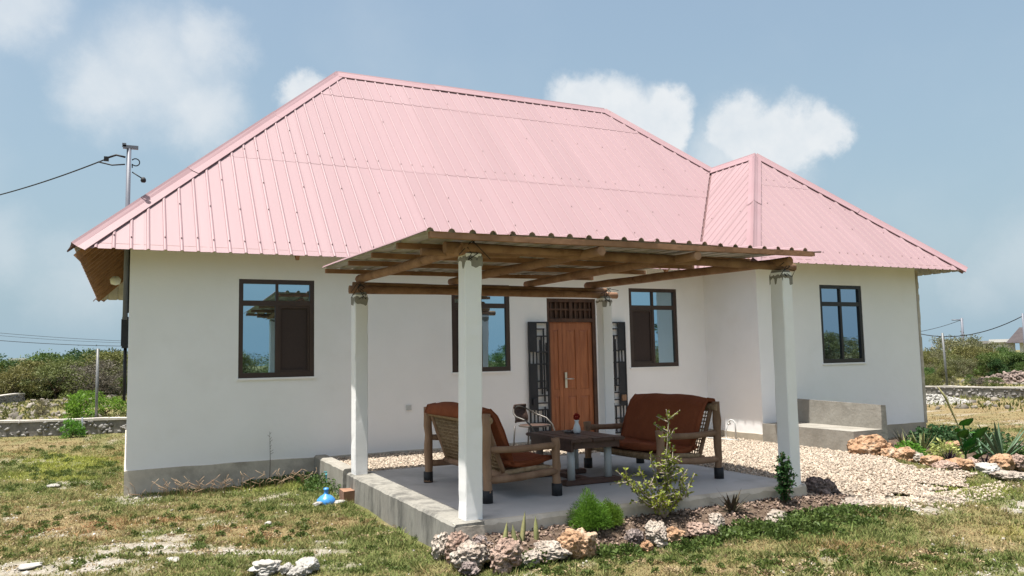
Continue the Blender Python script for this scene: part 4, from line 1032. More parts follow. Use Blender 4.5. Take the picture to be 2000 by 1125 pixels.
c = pix(684, 980, 0.0); mb = MB(); mb.box(-.13, .10, -.10, .10, -.03, .145, jit=.012); o = mb.build('building_block', MT['brick']); o.location = (c[0]+.02, c[1], 0); tag(o, 'rough brown building block set at the patio corner', 'block')

# ------------------------------------------------------------------ rocks
def icosphere(sub):
    v, f = ico(); v = [Vector(p) for p in v]; f = [tuple(q) for q in f]
    for _ in range(sub):
        cache = {}; nf = []
        def mid(a, b):
            k = (min(a, b), max(a, b))
            if k not in cache: v.append(((v[a]+v[b])/2).normalized()); cache[k] = len(v)-1
            return cache[k]
        for a, b, c in f:
            x, y, z = mid(a, b), mid(b, c), mid(c, a); nf += [(a, x, z), (b, y, x), (c, z, y), (x, y, z)]
        f = nf
    return np.array([tuple(p) for p in v]), np.array(f)
IV, IF = icosphere(4); IV3, IF3 = icosphere(2)
def rock(u, v, w, h, m, label, name='coral_rock', z=0.0, depth=None, pit=.5, seed=None, group=None, lump=.55, loc=None, hi=True):
    seed = seed if seed is not None else (u*7+v*13) % 997
    V0, F0 = (IV, IF) if hi else (IV3, IF3)
    p = V0*1.0; o = seed*1.37
    d = (fbm(p[:, 0]*1.3+o, p[:, 1]*1.3+o, p[:, 2]*1.3, 2)-.5)*lump*1.6
    cell = fbm(p[:, 0]*3.2+o, p[:, 1]*3.2, p[:, 2]*3.2+o, 3); d += (np.abs(cell-.5)*2)*lump*.55-.1
    pits = fbm(p[:, 0]*8+o, p[:, 1]*8+o, p[:, 2]*8, 2); d -= sstep(pits, .52, .68)*pit*.22
    p = p*(1+d)[:, None]
    p *= np.array([w/2, (depth or w*.8)/2, h/2])/np.array([np.ptp(p[:, 0])/2, np.ptp(p[:, 1])/2, np.ptp(p[:, 2])/2])
    p[:, 2] -= p[:, 2].min(); p[:, 2] -= h*.12
    me = mesh_np(name, p, F0, MT[m], False)
    ob = link(name, me); c = loc if loc is not None else pix(u, v, z); ob.location = (c[0], c[1], (loc[2] if loc is not None else z)); ob.rotation_euler = (0, 0, seed % 6.28)
    return tag(ob, label, 'rock', group)
GW = 'pale coral rocks edging the patio flower bed'
front_rocks = [
 (1060, 1052, .22, .22, 'rockw', 'white frilly coral piece among the snake plant leaves', None),
 (1075, 1092, .40, .17, 'rockw', 'long low whitish rock beside the big orange-faced rock', None),
 (1132, 1090, .36, .28, 'rocko', 'big round orange-and-cream coral rock in front of the feathery bush', None),
 (1040, 1083, .16, .09, 'rockp', 'small pink rock lying beside the long low whitish rock', None),
 (1238, 1068, .22, .18, 'rockd', 'round brown-grey bristly rock between the orange rock and the cream rock', None),
 (1285, 1064, .30, .24, 'rockw', 'cream coral rock next to the lime shrub', None),
 (1318, 1066, .20, .19, 'rocko', 'small orange coral rock touching the cream rock by the lime shrub', None),
 (1262, 1076, .13, .10, 'rocko', 'tiny orange rock at the foot of the brown-grey rock', None),
 (1375, 1052, .30, .17, 'rockp', 'flat pink rock in front of the dark spiky bromeliad', None),
 (1400, 1042, .22, .22, 'rockw', 'upright pale rock leaning over the flat pink rock', None),
 (1447, 1032, .20, .12, 'rockw', 'small pale rock half under green weeds by the bromeliad', None),
 (1515, 1028, .34, .18, 'rockw', 'whitish rounded rock sunk in the green weeds', None),
 (1560, 1010, .26, .12, 'rockp', 'low pink rock beside the upright myrtle bush', None),
]
for (x, y, w, h, m, lb) in (
 (2.40, -5.30, .24, .27, 'rockw', 'white knobbly coral rock against the column foot on the lawn side'),
 (2.47, -5.52, .22, .32, 'rockp', 'pinkish rock wedged under the front column beside the white knobbly one'),
 (2.50, -5.72, .34, .26, 'rockw', 'large pale coral rock just below the front column foot'),
 (2.70, -5.90, .34, .30, 'rockp', 'large pinkish-grey pitted rock standing out into the lawn'),
 (2.66, -5.52, .26, .25, 'rockd', 'dark flat rock at the slab edge under the front column'),
 (2.93, -5.86, .24, .14, 'rockw', 'grey-white rock half covered by grass beside the pinkish-grey pitted rock'),
 (2.42, -5.86, .22, .12, 'rockd', 'low mossy dark rock at the lawn corner of the flower bed')):
    rock(int(x*300), int(-y*200), w, h, m, lb, loc=(x, y, .0))
for (u, v, w, h, m, lb, gp) in front_rocks: rock(u, v, w, h, m, lb, z=.0)
rock(1605, 985, .36, .34, 'rockd', 'tall dark grey coral rock beside the right front column', z=.02, lump=.75)
rock(1575, 975, .18, .12, 'rockp', 'small pinkish rock between myrtle bush and dark coral rock', z=.05)
for (u, v, w, h) in ((1660, 992, .5, .12), (1700, 992, .3, .10), (1628, 990, .22, .10), (1560, 990, .2, .1)):
    rock(u, v, w, h, 'rockw', 'pale low coral rock lying where the gravel meets the green weeds', group='pale rocks at the gravel edge', z=.03, lump=.7)
right_rocks = [
 (1700, 898, .62, .42, 'rocko', 'biggest orange lumpy coral rock, tucked against the concrete bench', .1),
 (1668, 896, .26, .15, 'rockw', 'cream rock at the foot of the concrete bench corner', .1),
 (1738, 902, .34, .25, 'rocko', 'orange rock just beside the biggest lumpy one', .1),
 (1768, 905, .40, .27, 'rocko', 'rounded orange rock with a cream streak below the striped snake plant', .09),
 (1795, 907, .26, .20, 'rockw', 'white angular rock wedged among orange rocks below the striped snake plant', .09),
 (1820, 912, .32, .18, 'rocko', 'flat orange rock under the variegated yellow plant', .08),
 (1848, 922, .40, .17, 'rockp', 'long pinkish rock under the purple spiky plant', .07),
 (1872, 922, .44, .22, 'rocko', 'broad orange rock with a dark hollow in front of the broad-leaved plant', .06),
 (1900, 922, .24, .22, 'rockp', 'rounded reddish rock beside a white crumbly one', .06),
 (1928, 928, .40, .18, 'rubble', 'white crumbly rock in the border below the aloe', .05),
 (1958, 922, .42, .28, 'rocko', 'yellow-orange flat-topped block in front of the aloe', .05),
 (1990, 918, .34, .24, 'rockp', 'reddish-brown block at the far end of the rock border', .05),
 (1970, 938, .46, .14, 'rockw', 'low pale rock lying on the grass below the yellow-orange block', .04),
 (1862, 880, .30, .18, 'rocko', 'orange rock behind the purple spiky plant', .1),
 (1985, 890, .3, .22, 'rockw', 'pale rock behind the aloe', .08),
]
for (u, v, w, h, m, lb, zz) in right_rocks: rock(u, v, w, h, m, lb, z=zz, lump=.45, pit=.3)
for (u, v, w, h, lb) in ((520, 1122, .30, .13, 'flat wide white limestone chunk lying in the lawn'), (560, 1122, .16, .10, 'smallest white limestone chunk, between the flat wide one and the humped one'), (600, 1121, .24, .14, 'tall humped white limestone chunk lying in the lawn'), (578, 1128, .18, .1, 'low white limestone chunk touching the tall humped one')):
    rock(u, v, w, h, 'rubble', lb, 'limestone_chunk', lump=.7, pit=.2)
for (u, v, w, h) in ((104, 952, .22, .06), (1495//1, 1045, .1, .05), (525, 1026, .10, .05), (340, 1098, .16, .05), (60, 1110, .2, .05), (620, 990, .12, .07), (665, 985, .15, .06)):
    rock(u, v, w, h, 'rubble', 'small whitish stone half sunk in the grass', 'field_stone', group='small stones in the grass', hi=False)
# white rubble heap beyond the wing and brown rubble heap further out
def heap(name, u, v, n, rad, hgt, sz, m, label, zb=0.0):
    c = pix(u, v, zb); t = thing(name, (c[0], c[1], zb), label, 'rubble'); rng = np.random.default_rng(u)
    r = np.sqrt(rng.random(n))*rad; a = rng.random(n)*6.283
    V, F, tone = pebbles(r*np.cos(a)*1.0, r*np.sin(a)*1.0, hgt*(1-(r/rad)**1.5)*rng.uniform(.3, 1, n), rng.uniform(sz*.4, sz, n), u)
    o = link('stones', mesh_np('stones', V, F, m, False, {'tone': tone}), t); tag(o, kind='stuff')
heap('rubble_heap', 1812, 786, 1500, 1.2, .26, .065, mat('white_rubble', (.37, .355, .33), (.27, .255, .23), 9, .95, 0, rnd=.3, tone=True), 'heap of white rubble by the boundary wall near the wing corner')
heap('rubble_heap', 2012, 752, 1500, 2.6, .7, .12, mat('brown_rubble', (.15, .11, .095), (.22, .17, .15), 7, .95, 0, rnd=.5, tone=True), 'heap of brownish broken blocks beyond the boundary wall')

# ------------------------------------------------------------------ flower beds
def bed_spot(u, v, y):
    q = pix_y(u, v, y); return (q[0], y, float(fb_h(q[0], y)))
def fb_h(x, y): return .015+.17*sstep(np.asarray(y), -5.9, -5.45)-.03*sstep(np.asarray(x), 5.8, 6.8)
def bed(name, poly, hf, step=.06):
    xs_ = [p[0] for p in poly]; ys_ = [p[1] for p in poly]
    A_, B_ = np.meshgrid(np.arange(min(xs_), max(xs_)+step, step), np.arange(min(ys_), max(ys_)+step, step)); a = A_.ravel(); b = B_.ravel()
    V = np.stack([a, b, hf(a, b)+(fbm(a*9, b*9)-.5)*.03], -1); idx = np.arange(a.size).reshape(A_.shape)
    Fq = np.stack([idx[:-1, :-1], idx[:-1, 1:], idx[1:, 1:], idx[1:, :-1]], -1).reshape(-1, 4); Fq = Fq[inpoly(a, b, poly)[Fq].all(1)]
    us = np.unique(Fq); rem = -np.ones(len(V), int); rem[us] = np.arange(len(us))
    return tag(link(name, mesh_np(name, V[us], rem[Fq], MT['soil'], True)), kind='structure')
FB = [(2.66, -5.36), (6.5, -5.36), (6.95, -5.5), (6.7, -5.66), (5.8, -5.72), (4.6, -5.82), (3.4, -5.86), (2.75, -5.9), (2.5, -5.7)]
bed('flower_bed', FB, fb_h)
RB = [(9.7, -3.35), (10.5, -3.3), (12.2, -1.6), (13.6, -1.45), (13.6, -3.2), (12.6, -4.6), (11.2, -5.0), (9.9, -4.95), (9.5, -4.6)]
def rb_h(x, y): return .10+0*np.asarray(x)
bed('flower_bed', RB, rb_h)
# wood chips / pebbles in the front bed
nn = 2600; a = RNG.uniform(2.5, 6.9, nn); b = RNG.uniform(-6.05, -5.36, nn); k = inpoly(a, b, FB); a = a[k]; b = b[k]
V, F, tone = pebbles(a, b, fb_h(a, b)+.008, RNG.uniform(.006, .02, len(a)), 9)
tag(link('bed_mulch', mesh_np('bed_mulch', V, F, mat('mulch', (.26, .2, .15), (.13, .09, .07), 20, 1, 0, rnd=.6, tone=True), False, {'tone': tone})), 'crumbly dark soil crumbs and chips in the patio bed', 'mulch', kind='stuff')

# ------------------------------------------------------------------ plants
def leaves(C, Dn, Ln, Wd, rng, droop=.0, fold=.0):
    """diamond leaves: C base points, Dn directions (unit), lengths, widths -> V,F,tone"""
    n = len(C); r = rng.normal(size=(n, 3)); s = np.cross(Dn, r); s /= np.linalg.norm(s, axis=1)[:, None]+1e-9
    L_ = np.asarray(Ln).reshape(-1, 1)*np.ones((n, 1)); W_ = np.asarray(Wd).reshape(-1, 1)*np.ones((n, 1))
    nn_ = np.cross(Dn, s)
    a = C; b = C+Dn*L_*.5+s*W_*.5+nn_*W_*fold; c = C+Dn*L_-np.array([0, 0, 1])*L_*droop; d = C+Dn*L_*.5-s*W_*.5+nn_*W_*fold
    V = np.stack([a, b, c, d], 1).reshape(-1, 3); F = np.arange(4*n).reshape(n, 4)
    return V, F, np.repeat(rng.random(n), 4)
def crown_mesh(name, seed, w, h, nclump, nleaf, ls, m, zlo=.12, wisp=.35):
    rng = np.random.default_rng(seed)
    a = rng.random(nclump)*6.283; zz = zlo+(1-zlo)*rng.random(nclump)**.8; rr = np.sqrt(rng.random(nclump))*np.sqrt(np.clip(1-((zz-.45)/.62)**2, .03, 1))
    cc = np.stack([rr*np.cos(a)*w/2, rr*np.sin(a)*w/2, zz*h], -1); cr = rng.uniform(.10, .24, nclump)*min(w, h)
    k = rng.integers(0, nclump, nleaf); d = rng.normal(size=(nleaf, 3)); d /= np.linalg.norm(d, axis=1)[:, None]
    rad = cr[k]*rng.random(nleaf)**.45; st = rng.random(nleaf) < .06; rad = np.where(st, rad*1.6, rad)
    C = cc[k]+d*rad[:, None]*np.array([1, 1, .8]); C[:, 2] = np.maximum(C[:, 2], .02)
    dd = d*.7+rng.normal(size=(nleaf, 3))*.6+np.array([0, 0, wisp]); dd /= np.linalg.norm(dd, axis=1)[:, None]
    tone_c = rng.random(nclump)
    V, F, tone = leaves(C, dd, rng.uniform(.6, 1.3, nleaf)*ls, rng.uniform(.4, .8, nleaf)*ls*.8, rng)
    tone = np.clip(.5*tone+.5*np.repeat(tone_c[k], 4), 0, 1)
    return mesh_np(name, V, F, MT[m], False, {'tone': tone}), cc
def trunk_mesh(name, seed, cc, h, r, m, nlimb=7):
    rng = random.Random(seed); mb = MB(); idx = sorted(range(len(cc)), key=lambda i: rng.random())[:nlimb]
    fork = Vector((rng.uniform(-.05, .05)*h, rng.uniform(-.05, .05)*h, h*.22)); mb.tube([(0, 0, -.1), fork*.5, fork], [r, r*.85, r*.75], 7)
    for i in idx:
        t = Vector(tuple(cc[i])); q = fork+(t-fork)*.5+Vector((rng.uniform(-.05, .05)*h, rng.uniform(-.05, .05)*h, .03*h)); mb.tube([fork-Vector((0, 0, .02)), q, t], [r*.6, r*.35, r*.12], 5)
    me_o = mb.build(name, MT[m]); return me_o
PROTO = {}
def proto(kind):
    """one bush/tree of unit size per kind (trunk and crown), kept as meshes for the copies"""
    if kind in PROTO: return PROTO[kind]
    spec = dict(olive=('lf_olive', 1.25, 1.0, 46, 5200, .055, .05), green=('lf_green', 1.1, 1.0, 40, 5200, .055, .1), dark=('lf_dark', .9, 1.0, 40, 5200, .055, .12),
                dry=('lf_dry', 1.5, 1.0, 46, 4600, .05, .04), grey=('lf_grey', 1.3, 1.0, 44, 4200, .05, .04), casu=('lf_casu', .55, 1.0, 46, 5200, .06, .15), fresh=('lf_fresh', 1.3, 1.0, 26, 1500, .11, .05))
    m, w, h, nc, nl, ls, zl = spec[kind]; out = []
    for v in range(3):
        me_, cc = crown_mesh('crown', hash_(kind)+v*31, w*(1+.15*(v-1)), h, nc, nl, ls, m, zl)
        tr = trunk_mesh('trunk', v+5, cc, h, .028, 'bark' if kind not in ('grey', 'dry') else 'palebark', 9)
        tm = tr.data; bpy.data.objects.remove(tr); out.append((me_, tm))
    PROTO[kind] = out; return out
def hash_(t): return sum((i+1)*ord(c) for i, c in enumerate(t))
KIND = dict(olive=('olive_bush', 'olive-green scrub bush in the dry bush land', 'bush'), green=('green_bush', 'mid-green leafy bush in the dry bush land', 'bush'), dark=('dark_tree', 'dark green small tree in the dry bush land', 'tree'),
            dry=('dry_bush', 'brown half-dry scrub bush in the bush land', 'bush'), grey=('bare_bush', 'grey leafless twiggy bush in the bush land', 'bush'), casu=('casuarina_tree', 'tall feathery casuarina tree out in the bush land', 'tree'), fresh=('fresh_shrub', 'bright green young shrub', 'shrub'))
_cnt = [0]
def plant_tree(kind, x, y, h, wscale=1.0, label=None, group=None, z=None):
    _cnt[0] += 1; k = _cnt[0]; me_, tm = proto(kind)[k % 3]; nm, lb, cat = KIND[kind]
    zz = float(ground_h(np.array([x]), np.array([y]))[0]) if z is None else z
    t = thing(nm, (x, y, zz-.03), label or lb, cat, group or (lb.split(' in ')[0]+' group'), (k*2.399) % 6.283)
    t.scale = (h*wscale, h*wscale, h)
    link('crown', me_, t); link('trunk', tm, t); return t
def bg(kind, u, vtop, D, wscale=1.0, **kw):
    if u < 1000 and D < 50: D = 50+(D-38)*.35; vtop = min(vtop, 742)
    if u > 1000 and 38 <= D < 52: D = 50+(D-38)*.4
    if u > 1000 and D < 38: D = 37+(D-30)*.8
    if u > 1000: vtop += 5
    q = far(u, vtop, D); left = u < 1000; tall = q[2]
    size = 'tall' if tall > 2.9 else 'middle-height' if tall > 1.6 else 'low'
    look = dict(olive='olive-green bush', green='mid-green leafy bush', dark='dark green small tree', dry='brown half-dry bush', grey='grey twiggy bush')[kind]
    where = ('at the far edge of the stony field' if D > 55 else 'on the near side of the scrub behind the stony field') if left else ('around the distant flat-roofed buildings' if D > 55 else 'on the waste ground before the distant buildings' if D > 38 else 'just beyond the wall with the white rubble heap')
    lb = size+' '+look+' '+where
    plant_tree(kind, q[0], q[1], max(.5, q[2])/1.13, wscale*1.1, lb, lb.replace(' bush ', ' bushes ').replace(' tree ', ' trees '))
# left horizon
for (k, u, v, D, ws) in [('dark', 2, 690, 60, 1.3), ('olive', 30, 712, 50, 1.2), ('dry', 50, 722, 44, 1.2), ('olive', 75, 700, 58, 1.2), ('green', 95, 684, 64, 1.2), ('green', 118, 692, 60, 1.2), ('olive', 135, 698, 56, 1.2), ('dark', 156, 676, 66, 1.2), ('dark', 172, 682, 68, 1.0), ('green', 185, 680, 62, 1.0), ('dark', 202, 680, 60, 1.1), ('olive', 222, 688, 56, 1.2), ('green', 236, 690, 60, 1.1), ('olive', 112, 706, 50, 1.3), ('grey', 92, 722, 46, 1.2), ('dry', 70, 726, 42, 1.3), ('grey', 180, 702, 50, 1.3), ('dry', 205, 704, 48, 1.3), ('grey', 160, 712, 46, 1.3), ('dry', 128, 722, 44, 1.3), ('dark', 165, 738, 42, 1.3), ('dry', 230, 708, 46, 1.2), ('olive', 10, 726, 42, 1.4), ('dry', 30, 736, 40, 1.3), ('green', 235, 735, 40, 1.1), ('dark', 105, 735, 41, 1.2), ('grey', 190, 735, 40, 1.2), ('olive', 55, 742, 38, 1.3), ('green', -20, 700, 55, 1.2), ('olive', -50, 705, 52, 1.2), ('dry', -40, 728, 40, 1.3), ('dark', -90, 690, 58, 1.2), ('green', 60, 705, 66, 1.2), ('grey', 210, 728, 39, 1.1)]:
    bg(k, u, v, D, ws)
# right horizon
for (k, u, v, D, ws) in [('olive', 1800, 690, 48, 1.2), ('olive', 1822, 682, 58, 1.2), ('dry', 1840, 684, 55, 1.2), ('olive', 1858, 690, 46, 1.1), ('green', 1872, 678, 60, 1.2), ('olive', 1890, 674, 58, 1.2), ('olive', 1912, 676, 56, 1.3), ('green', 1932, 682, 52, 1.1), ('green', 1950, 674, 60, .8), ('green', 1978, 680, 54, 1.2), ('dark', 1992, 684, 48, 1.1), ('dark', 1945, 694, 42, 1.0), ('dry', 1880, 696, 44, 1.2), ('dry', 1815, 706, 42, 1.2), ('green', 1800, 722, 33, 1.1), ('olive', 1822, 728, 32, 1.0), ('green', 1812, 716, 36, 1.0), ('green', 1896, 730, 33, .9), ('green', 1940, 742, 30, 1.3), ('grey', 1912, 746, 30, 1.2), ('dry', 1905, 704, 46, 1.2), ('green', 2000, 700, 44, 1.1), ('olive', 1845, 715, 36, 1.0), ('olive', 2020, 678, 55, 1.2), ('green', 2050, 684, 50, 1.2), ('dry', 2070, 700, 42, 1.3), ('dry', 1860, 745, 30, .8), ('olive', 2110, 678, 52, 1.2), ('green', 1988, 690, 50, 1.3), ('olive', 1968, 688, 55, 1.2)]:
    bg(k, u, v, D, ws)
# bush land behind the viewer (mirrored in the window panes) and to the sides
rb = random.Random(42)
for i in range(62):
    x = -34+i*1.75+rb.uniform(-1, 1); y = -48+rb.uniform(-7, 9); k = rb.choice(['olive', 'green', 'green', 'dark', 'dry', 'olive'])
    plant_tree(k, x, y, rb.uniform(1.9, 3.1), rb.uniform(1.1, 1.5), KIND[k][1].split(' in ')[0]+' mirrored in the window panes, opposite the house', KIND[k][1].split(' in ')[0]+' row opposite the house')
for (x, y, h) in ((-2, -44, 7.5), (-4.5, -47, 9), (24, -52, 6.5), (48, -50, 7)): plant_tree('casu', x, y, h, 1.0)
for i in range(26):
    a = rb.uniform(0, 6.283); d = rb.uniform(45, 80); k = rb.choice(['olive', 'dry', 'green']); plant_tree(k, 5+d*math.cos(a)*.8, -2-abs(d*math.sin(a))*.0+d*math.sin(a)*1.0 if abs(math.sin(a)) > .2 else 30, rb.uniform(1.6, 3.0), 1.3)
# shrubs by the left boundary wall
for (u, v, h, ws, lb) in [(148, 822, .80, 1.1, 'bright green shrub growing just behind the left boundary wall'), (208, 812, .62, 1.3, 'bright green shrub beside the galvanised post behind the left boundary wall'), (82, 815, .6, .7, 'small dry shrub standing alone in the stony field'), (140, 856, .42, 1.1, 'low green shrub growing against the near face of the left boundary wall'), (170, 795, .7, 1.1, 'darker green shrub in the stony field near the galvanised post')]:
    q = pix(u, v, 0.0); plant_tree('fresh' if 'green' in lb else 'dry', q[0], q[1], h, ws, lb, 'shrubs near the left boundary wall')

# boundary walls of rubble stone with cement cap
def rubble_wall(A, B, h, label, sz=.13):
    A = Vector((*A, 0)); B = Vector((*B, 0)); d = (B-A); Ln = d.length; d.normalize(); nrm = Vector((-d.y, d.x, 0)); w = .22
    t = thing('boundary_wall', tuple((A+B)/2), label, 'wall'); mo = t.location
    def slabm(z0, z1, ww):
        mb = MB(); k = int(Ln/.6)+1; V = []
        for i in range(k+1):
            p = A+d*(Ln*i/k); j = .02*random.uniform(-1, 1)
            V += [p+nrm*ww+Vector((0, 0, z0)), p-nrm*ww+Vector((0, 0, z0)), p-nrm*ww+Vector((0, 0, z1+j)), p+nrm*ww+Vector((0, 0, z1+j))]
        mb.add(V, [(i*4+a, (i+1)*4+a, (i+1)*4+(a+1) % 4, i*4+(a+1) % 4) for i in range(k) for a in range(4)]+[(3, 2, 1, 0), tuple(k*4+a for a in range(4))]); return mb
    slabm(-.3, h, w/2).build('core', MT['mortar'], t, mo); slabm(h+.002, h+.05, w/2+.03).build('cap', MT['wallcap'], t, mo)
    n = int(Ln*h/(sz*sz*1.1)); rng = np.random.default_rng(int(Ln*10)); a = rng.random(n)*Ln; zz = rng.random(n)*h
    for sgn in (-1, 1):
        q = np.array(A)[None]+np.array(d)[None]*a[:, None]+np.array(nrm)[None]*sgn*w/2-np.array(mo)[None]
        V, F, tone = pebbles(q[:, 0], q[:, 1], zz+q[:, 2], rng.uniform(sz*.3, sz*.6, n), 3)
        V = V; o = link('stones', mesh_np('stones', V, F, WALLST, False, {'tone': tone}), t); tag(o, kind='stuff')
WALLST = mat('rubble_wall_stones', (.26, .25, .235), (.15, .142, .132), 8, .95, 0, rnd=.4, tone=True)
q0 = pix(-140, 857, 0.); q1 = pix(232, 846, 0.); dv = (q1-q0)/np.linalg.norm(q1-q0); q2 = q1+dv*6
rubble_wall(tuple(q0[:2]), tuple(q2[:2]), .34, 'low stone boundary wall with cement cap beyond the lawn at the left end of the house')
q0 = pix(1790, 774, 0.); q1 = pix(2120, 782, 0.); rubble_wall(tuple(q0[:2]), tuple(q1[:2]), .34, 'low stone boundary wall behind the white rubble heap')
q0 = pix(-60, 800, 0.); q1 = pix(42, 786, 0.); rubble_wall(tuple(q0[:2]), tuple(q1[:2]), .42, 'short unfinished wall end with pale top in the stony field')
q0 = pix(50, 769, 0.); q1 = pix(250, 766, 0.); rubble_wall(tuple(q0[:2]), tuple(q1[:2]), .45, 'long low wall at the foot of the distant bushes', .3)
# posts
def post(u, vb, vt, r, m, label, zb=0.0, name='fence_post', lean=0):
    a = pix(u, vb, zb); D_ = math.hypot(a[0]-CAM[0], a[1]-CAM[1]); b = far(u, vt, D_); t = MB(); t.tube([(a[0], a[1], -.2), (a[0]+lean, a[1], b[2])], r, 8)
    o = t.build(name, MT[m]); return tag(o, label, 'post')
post(187, 846, 681, .033, 'postgrey', 'thin galvanised fence post standing at the left boundary wall')
post(160, 850, 815, .02, 'mast', 'short dark stake in front of the left boundary wall')
post(1852, 770, 650, .04, 'postgrey', 'slender leaning galvanised post at the boundary wall beyond the wing', lean=-.1)
def utility(u, vt, D, r, label, arm=True):
    b = far(u, vt, D); t = thing('utility_pole', (b[0], b[1], 0), label, 'utility pole'); mo = t.location
    mb = MB(); mb.tube([(b[0], b[1], -.3), (b[0], b[1], b[2])], [r*.8, r*.6], 8); mb.build('pole', MT['mast'], t, mo)
    if arm:
        mb = MB(); mb.tube([(b[0]-.8*cR[0], b[1]-.8*cR[1], b[2]-.15), (b[0]+.15, b[1], b[2]-.15)], .05, 6); mb.build('crossarm', MT['mast'], t, mo)
    return b
p1 = utility(1878, 621, 75, .16, 'dark utility pole rising behind the grey block building'); p2 = utility(1997, 612, 60, .1, 'thin pole standing by the gabled house', False)
utility(1820, 672, 180, .15, 'far tiny pole above the bushes beside the wing', False)
def cable(A, B, sag, label, r=.02):
    A = Vector(tuple(A)); B = Vector(tuple(B)); mb = MB(); mb.tube([A+(B-A)*(i/24)-Vector((0, 0, sag*4*(i/24)*(1-i/24))) for i in range(25)], r, 5); tag(mb.build('overhead_cable', MT['wire']), label, 'cable')
cable(far(1700, 610, 70), far(1996, 618, 60), 1.6, 'sagging black cable between the house side and the thin pole', .03)
cable(far(1700, 650, 80), p1-np.array([0, 0, .15]), .5, 'thin cable leading to the dark utility pole', .02)
cable(far(-60, 645, 60), far(300, 668, 60), .1, 'upper thin overhead line above the bushes', .012); cable(far(-60, 660, 60), far(300, 676, 60), .15, 'lower dark overhead line above the bushes', .018)
cable(far(-60, 650, 58), far(300, 671, 58), .12, 'middle thin overhead line above the bushes', .010)
# far buildings
def building(u0, u1, vt, D, dep, parts, label, name, m, kind='flat'):
    a = far(u0, vt, D); b = far(u1, vt, D); h = a[2]; d = Vector((b[0]-a[0], b[1]-a[1], 0)); Ln = d.length; d.normalize(); n = Vector((-d.y, d.x, 0)); t = thing(name, (a[0], a[1], 0), label, 'building'); rot = math.atan2(d.y, d.x); t.rotation_euler = (0, 0, rot)
    mb = MB(); mb.box(0, Ln, 0, dep, -.3, h-.25); mb.build('wall', MT[m], t)
    if kind == 'flat':
        mb = MB(); mb.box(-.25, Ln+.25, -.3, dep+.3, h-.248, h); mb.build('roof', MT['bgrey' if m != 'bwhite' else 'bwhite'], t)
    else:
        mb = MB(); r = .9; hh = h-.25; mb.add([(-r, -r, hh-.3), (Ln+r, -r, hh-.3), (Ln+r, dep+r, hh-.3), (-r, dep+r, hh-.3), (-r*.0, dep/2, hh+1.0), (Ln+r*0, dep/2, hh+1.0)], [(0, 1, 5, 4), (2, 3, 4, 5), (1, 2, 5), (3, 0, 4), (0, 3, 2, 1)]); mb.build('roof', MT['bdark'], t)
    for (x0, x1, z0, z1) in parts:
        mb = MB(); mb.box(x0*Ln, x1*Ln, -.03, .05, z0*h, z1*h); mb.build('window', MT['bopen'], t)
building(1872, 1943, 667, 85, 4, [(.55, .95, .3, .82)], 'long grey flat-roofed block building behind the bushes', 'block_building', 'bgrey')
building(1938, 1982, 663, 78, 4, [], 'plain white flat-roofed building beside the grey block building', 'white_building', 'bwhite')
building(1990, 2110, 656, 76, 6, [(.1, .2, .45, .7), (.4, .5, .45, .7)], 'white house with dark overhanging roof at the edge of the bush land', 'gabled_house', 'bwhite', 'gable')
building(22, 48, 700, 110, 5, [], 'pale low building half hidden by the distant bushes', 'pale_building', 'bwhite')

# ------------------------------------------------------------------ garden plants
def shrub(name, label, u, v, z, stems, m, leafL, leafW, per, rng_seed, stem_m='bark', up=.3, spread=.6, sr=.007, loc=None, cat='shrub'):
    """stems: list of polylines in local metres; leaves sit along them"""
    c = pix(u, v, z) if loc is None else np.array(loc); t = thing(name, (c[0], c[1], z), label, cat); rng = np.random.default_rng(rng_seed)
    mb = MB(); C = []; Dd = []
    for s in stems:
        s = [Vector(p) for p in s]; mb.tube(s, [sr*(1-.6*i/(len(s)-1)) for i in range(len(s))], 5)
        seg = [(s[i+1]-s[i]).length for i in range(len(s)-1)]; tot = sum(seg)
        n = int(per*tot)
        for q in range(n):
            x = rng.uniform(.12, 1.0)*tot; i = 0
            while i < len(seg)-1 and x > seg[i]: x -= seg[i]; i += 1
            p = s[i]+(s[i+1]-s[i])*min(1, x/seg[i]); ax = (s[i+1]-s[i]).normalized()
            r = Vector(tuple(rng.normal(size=3))); dirv = (r*spread+ax*.4+Vector((0, 0, up))).normalized()
            C.append(tuple(p)); Dd.append(tuple(dirv))
    st = mb.build('stems', MT[stem_m], t)
    C = np.array(C); Dd = np.array(Dd); n = len(C)
    V, F, tone = leaves(C, Dd, rng.uniform(.6, 1.25, n)*leafL, rng.uniform(.7, 1.2, n)*leafW, rng, droop=.15, fold=.15)
    link('foliage', mesh_np('foliage', V, F, MT[m], False, {'tone': tone}), t); return t
rs = random.Random(5)
def twigs(base, tips, n, r, jit=.05):
    out = []
    for tip in tips:
        b = Vector(base); e = Vector(tip); m1 = b+(e-b)*.45+Vector((rs.uniform(-jit, jit), rs.uniform(-jit, jit), rs.uniform(0, jit)))
        out.append([b, m1, e])
        for k in range(n):
            q = m1+(e-m1)*rs.uniform(0, .9); out.append([q, q+Vector((rs.uniform(-r, r), rs.uniform(-r, r), rs.uniform(-.3*r, r)))])
    return out
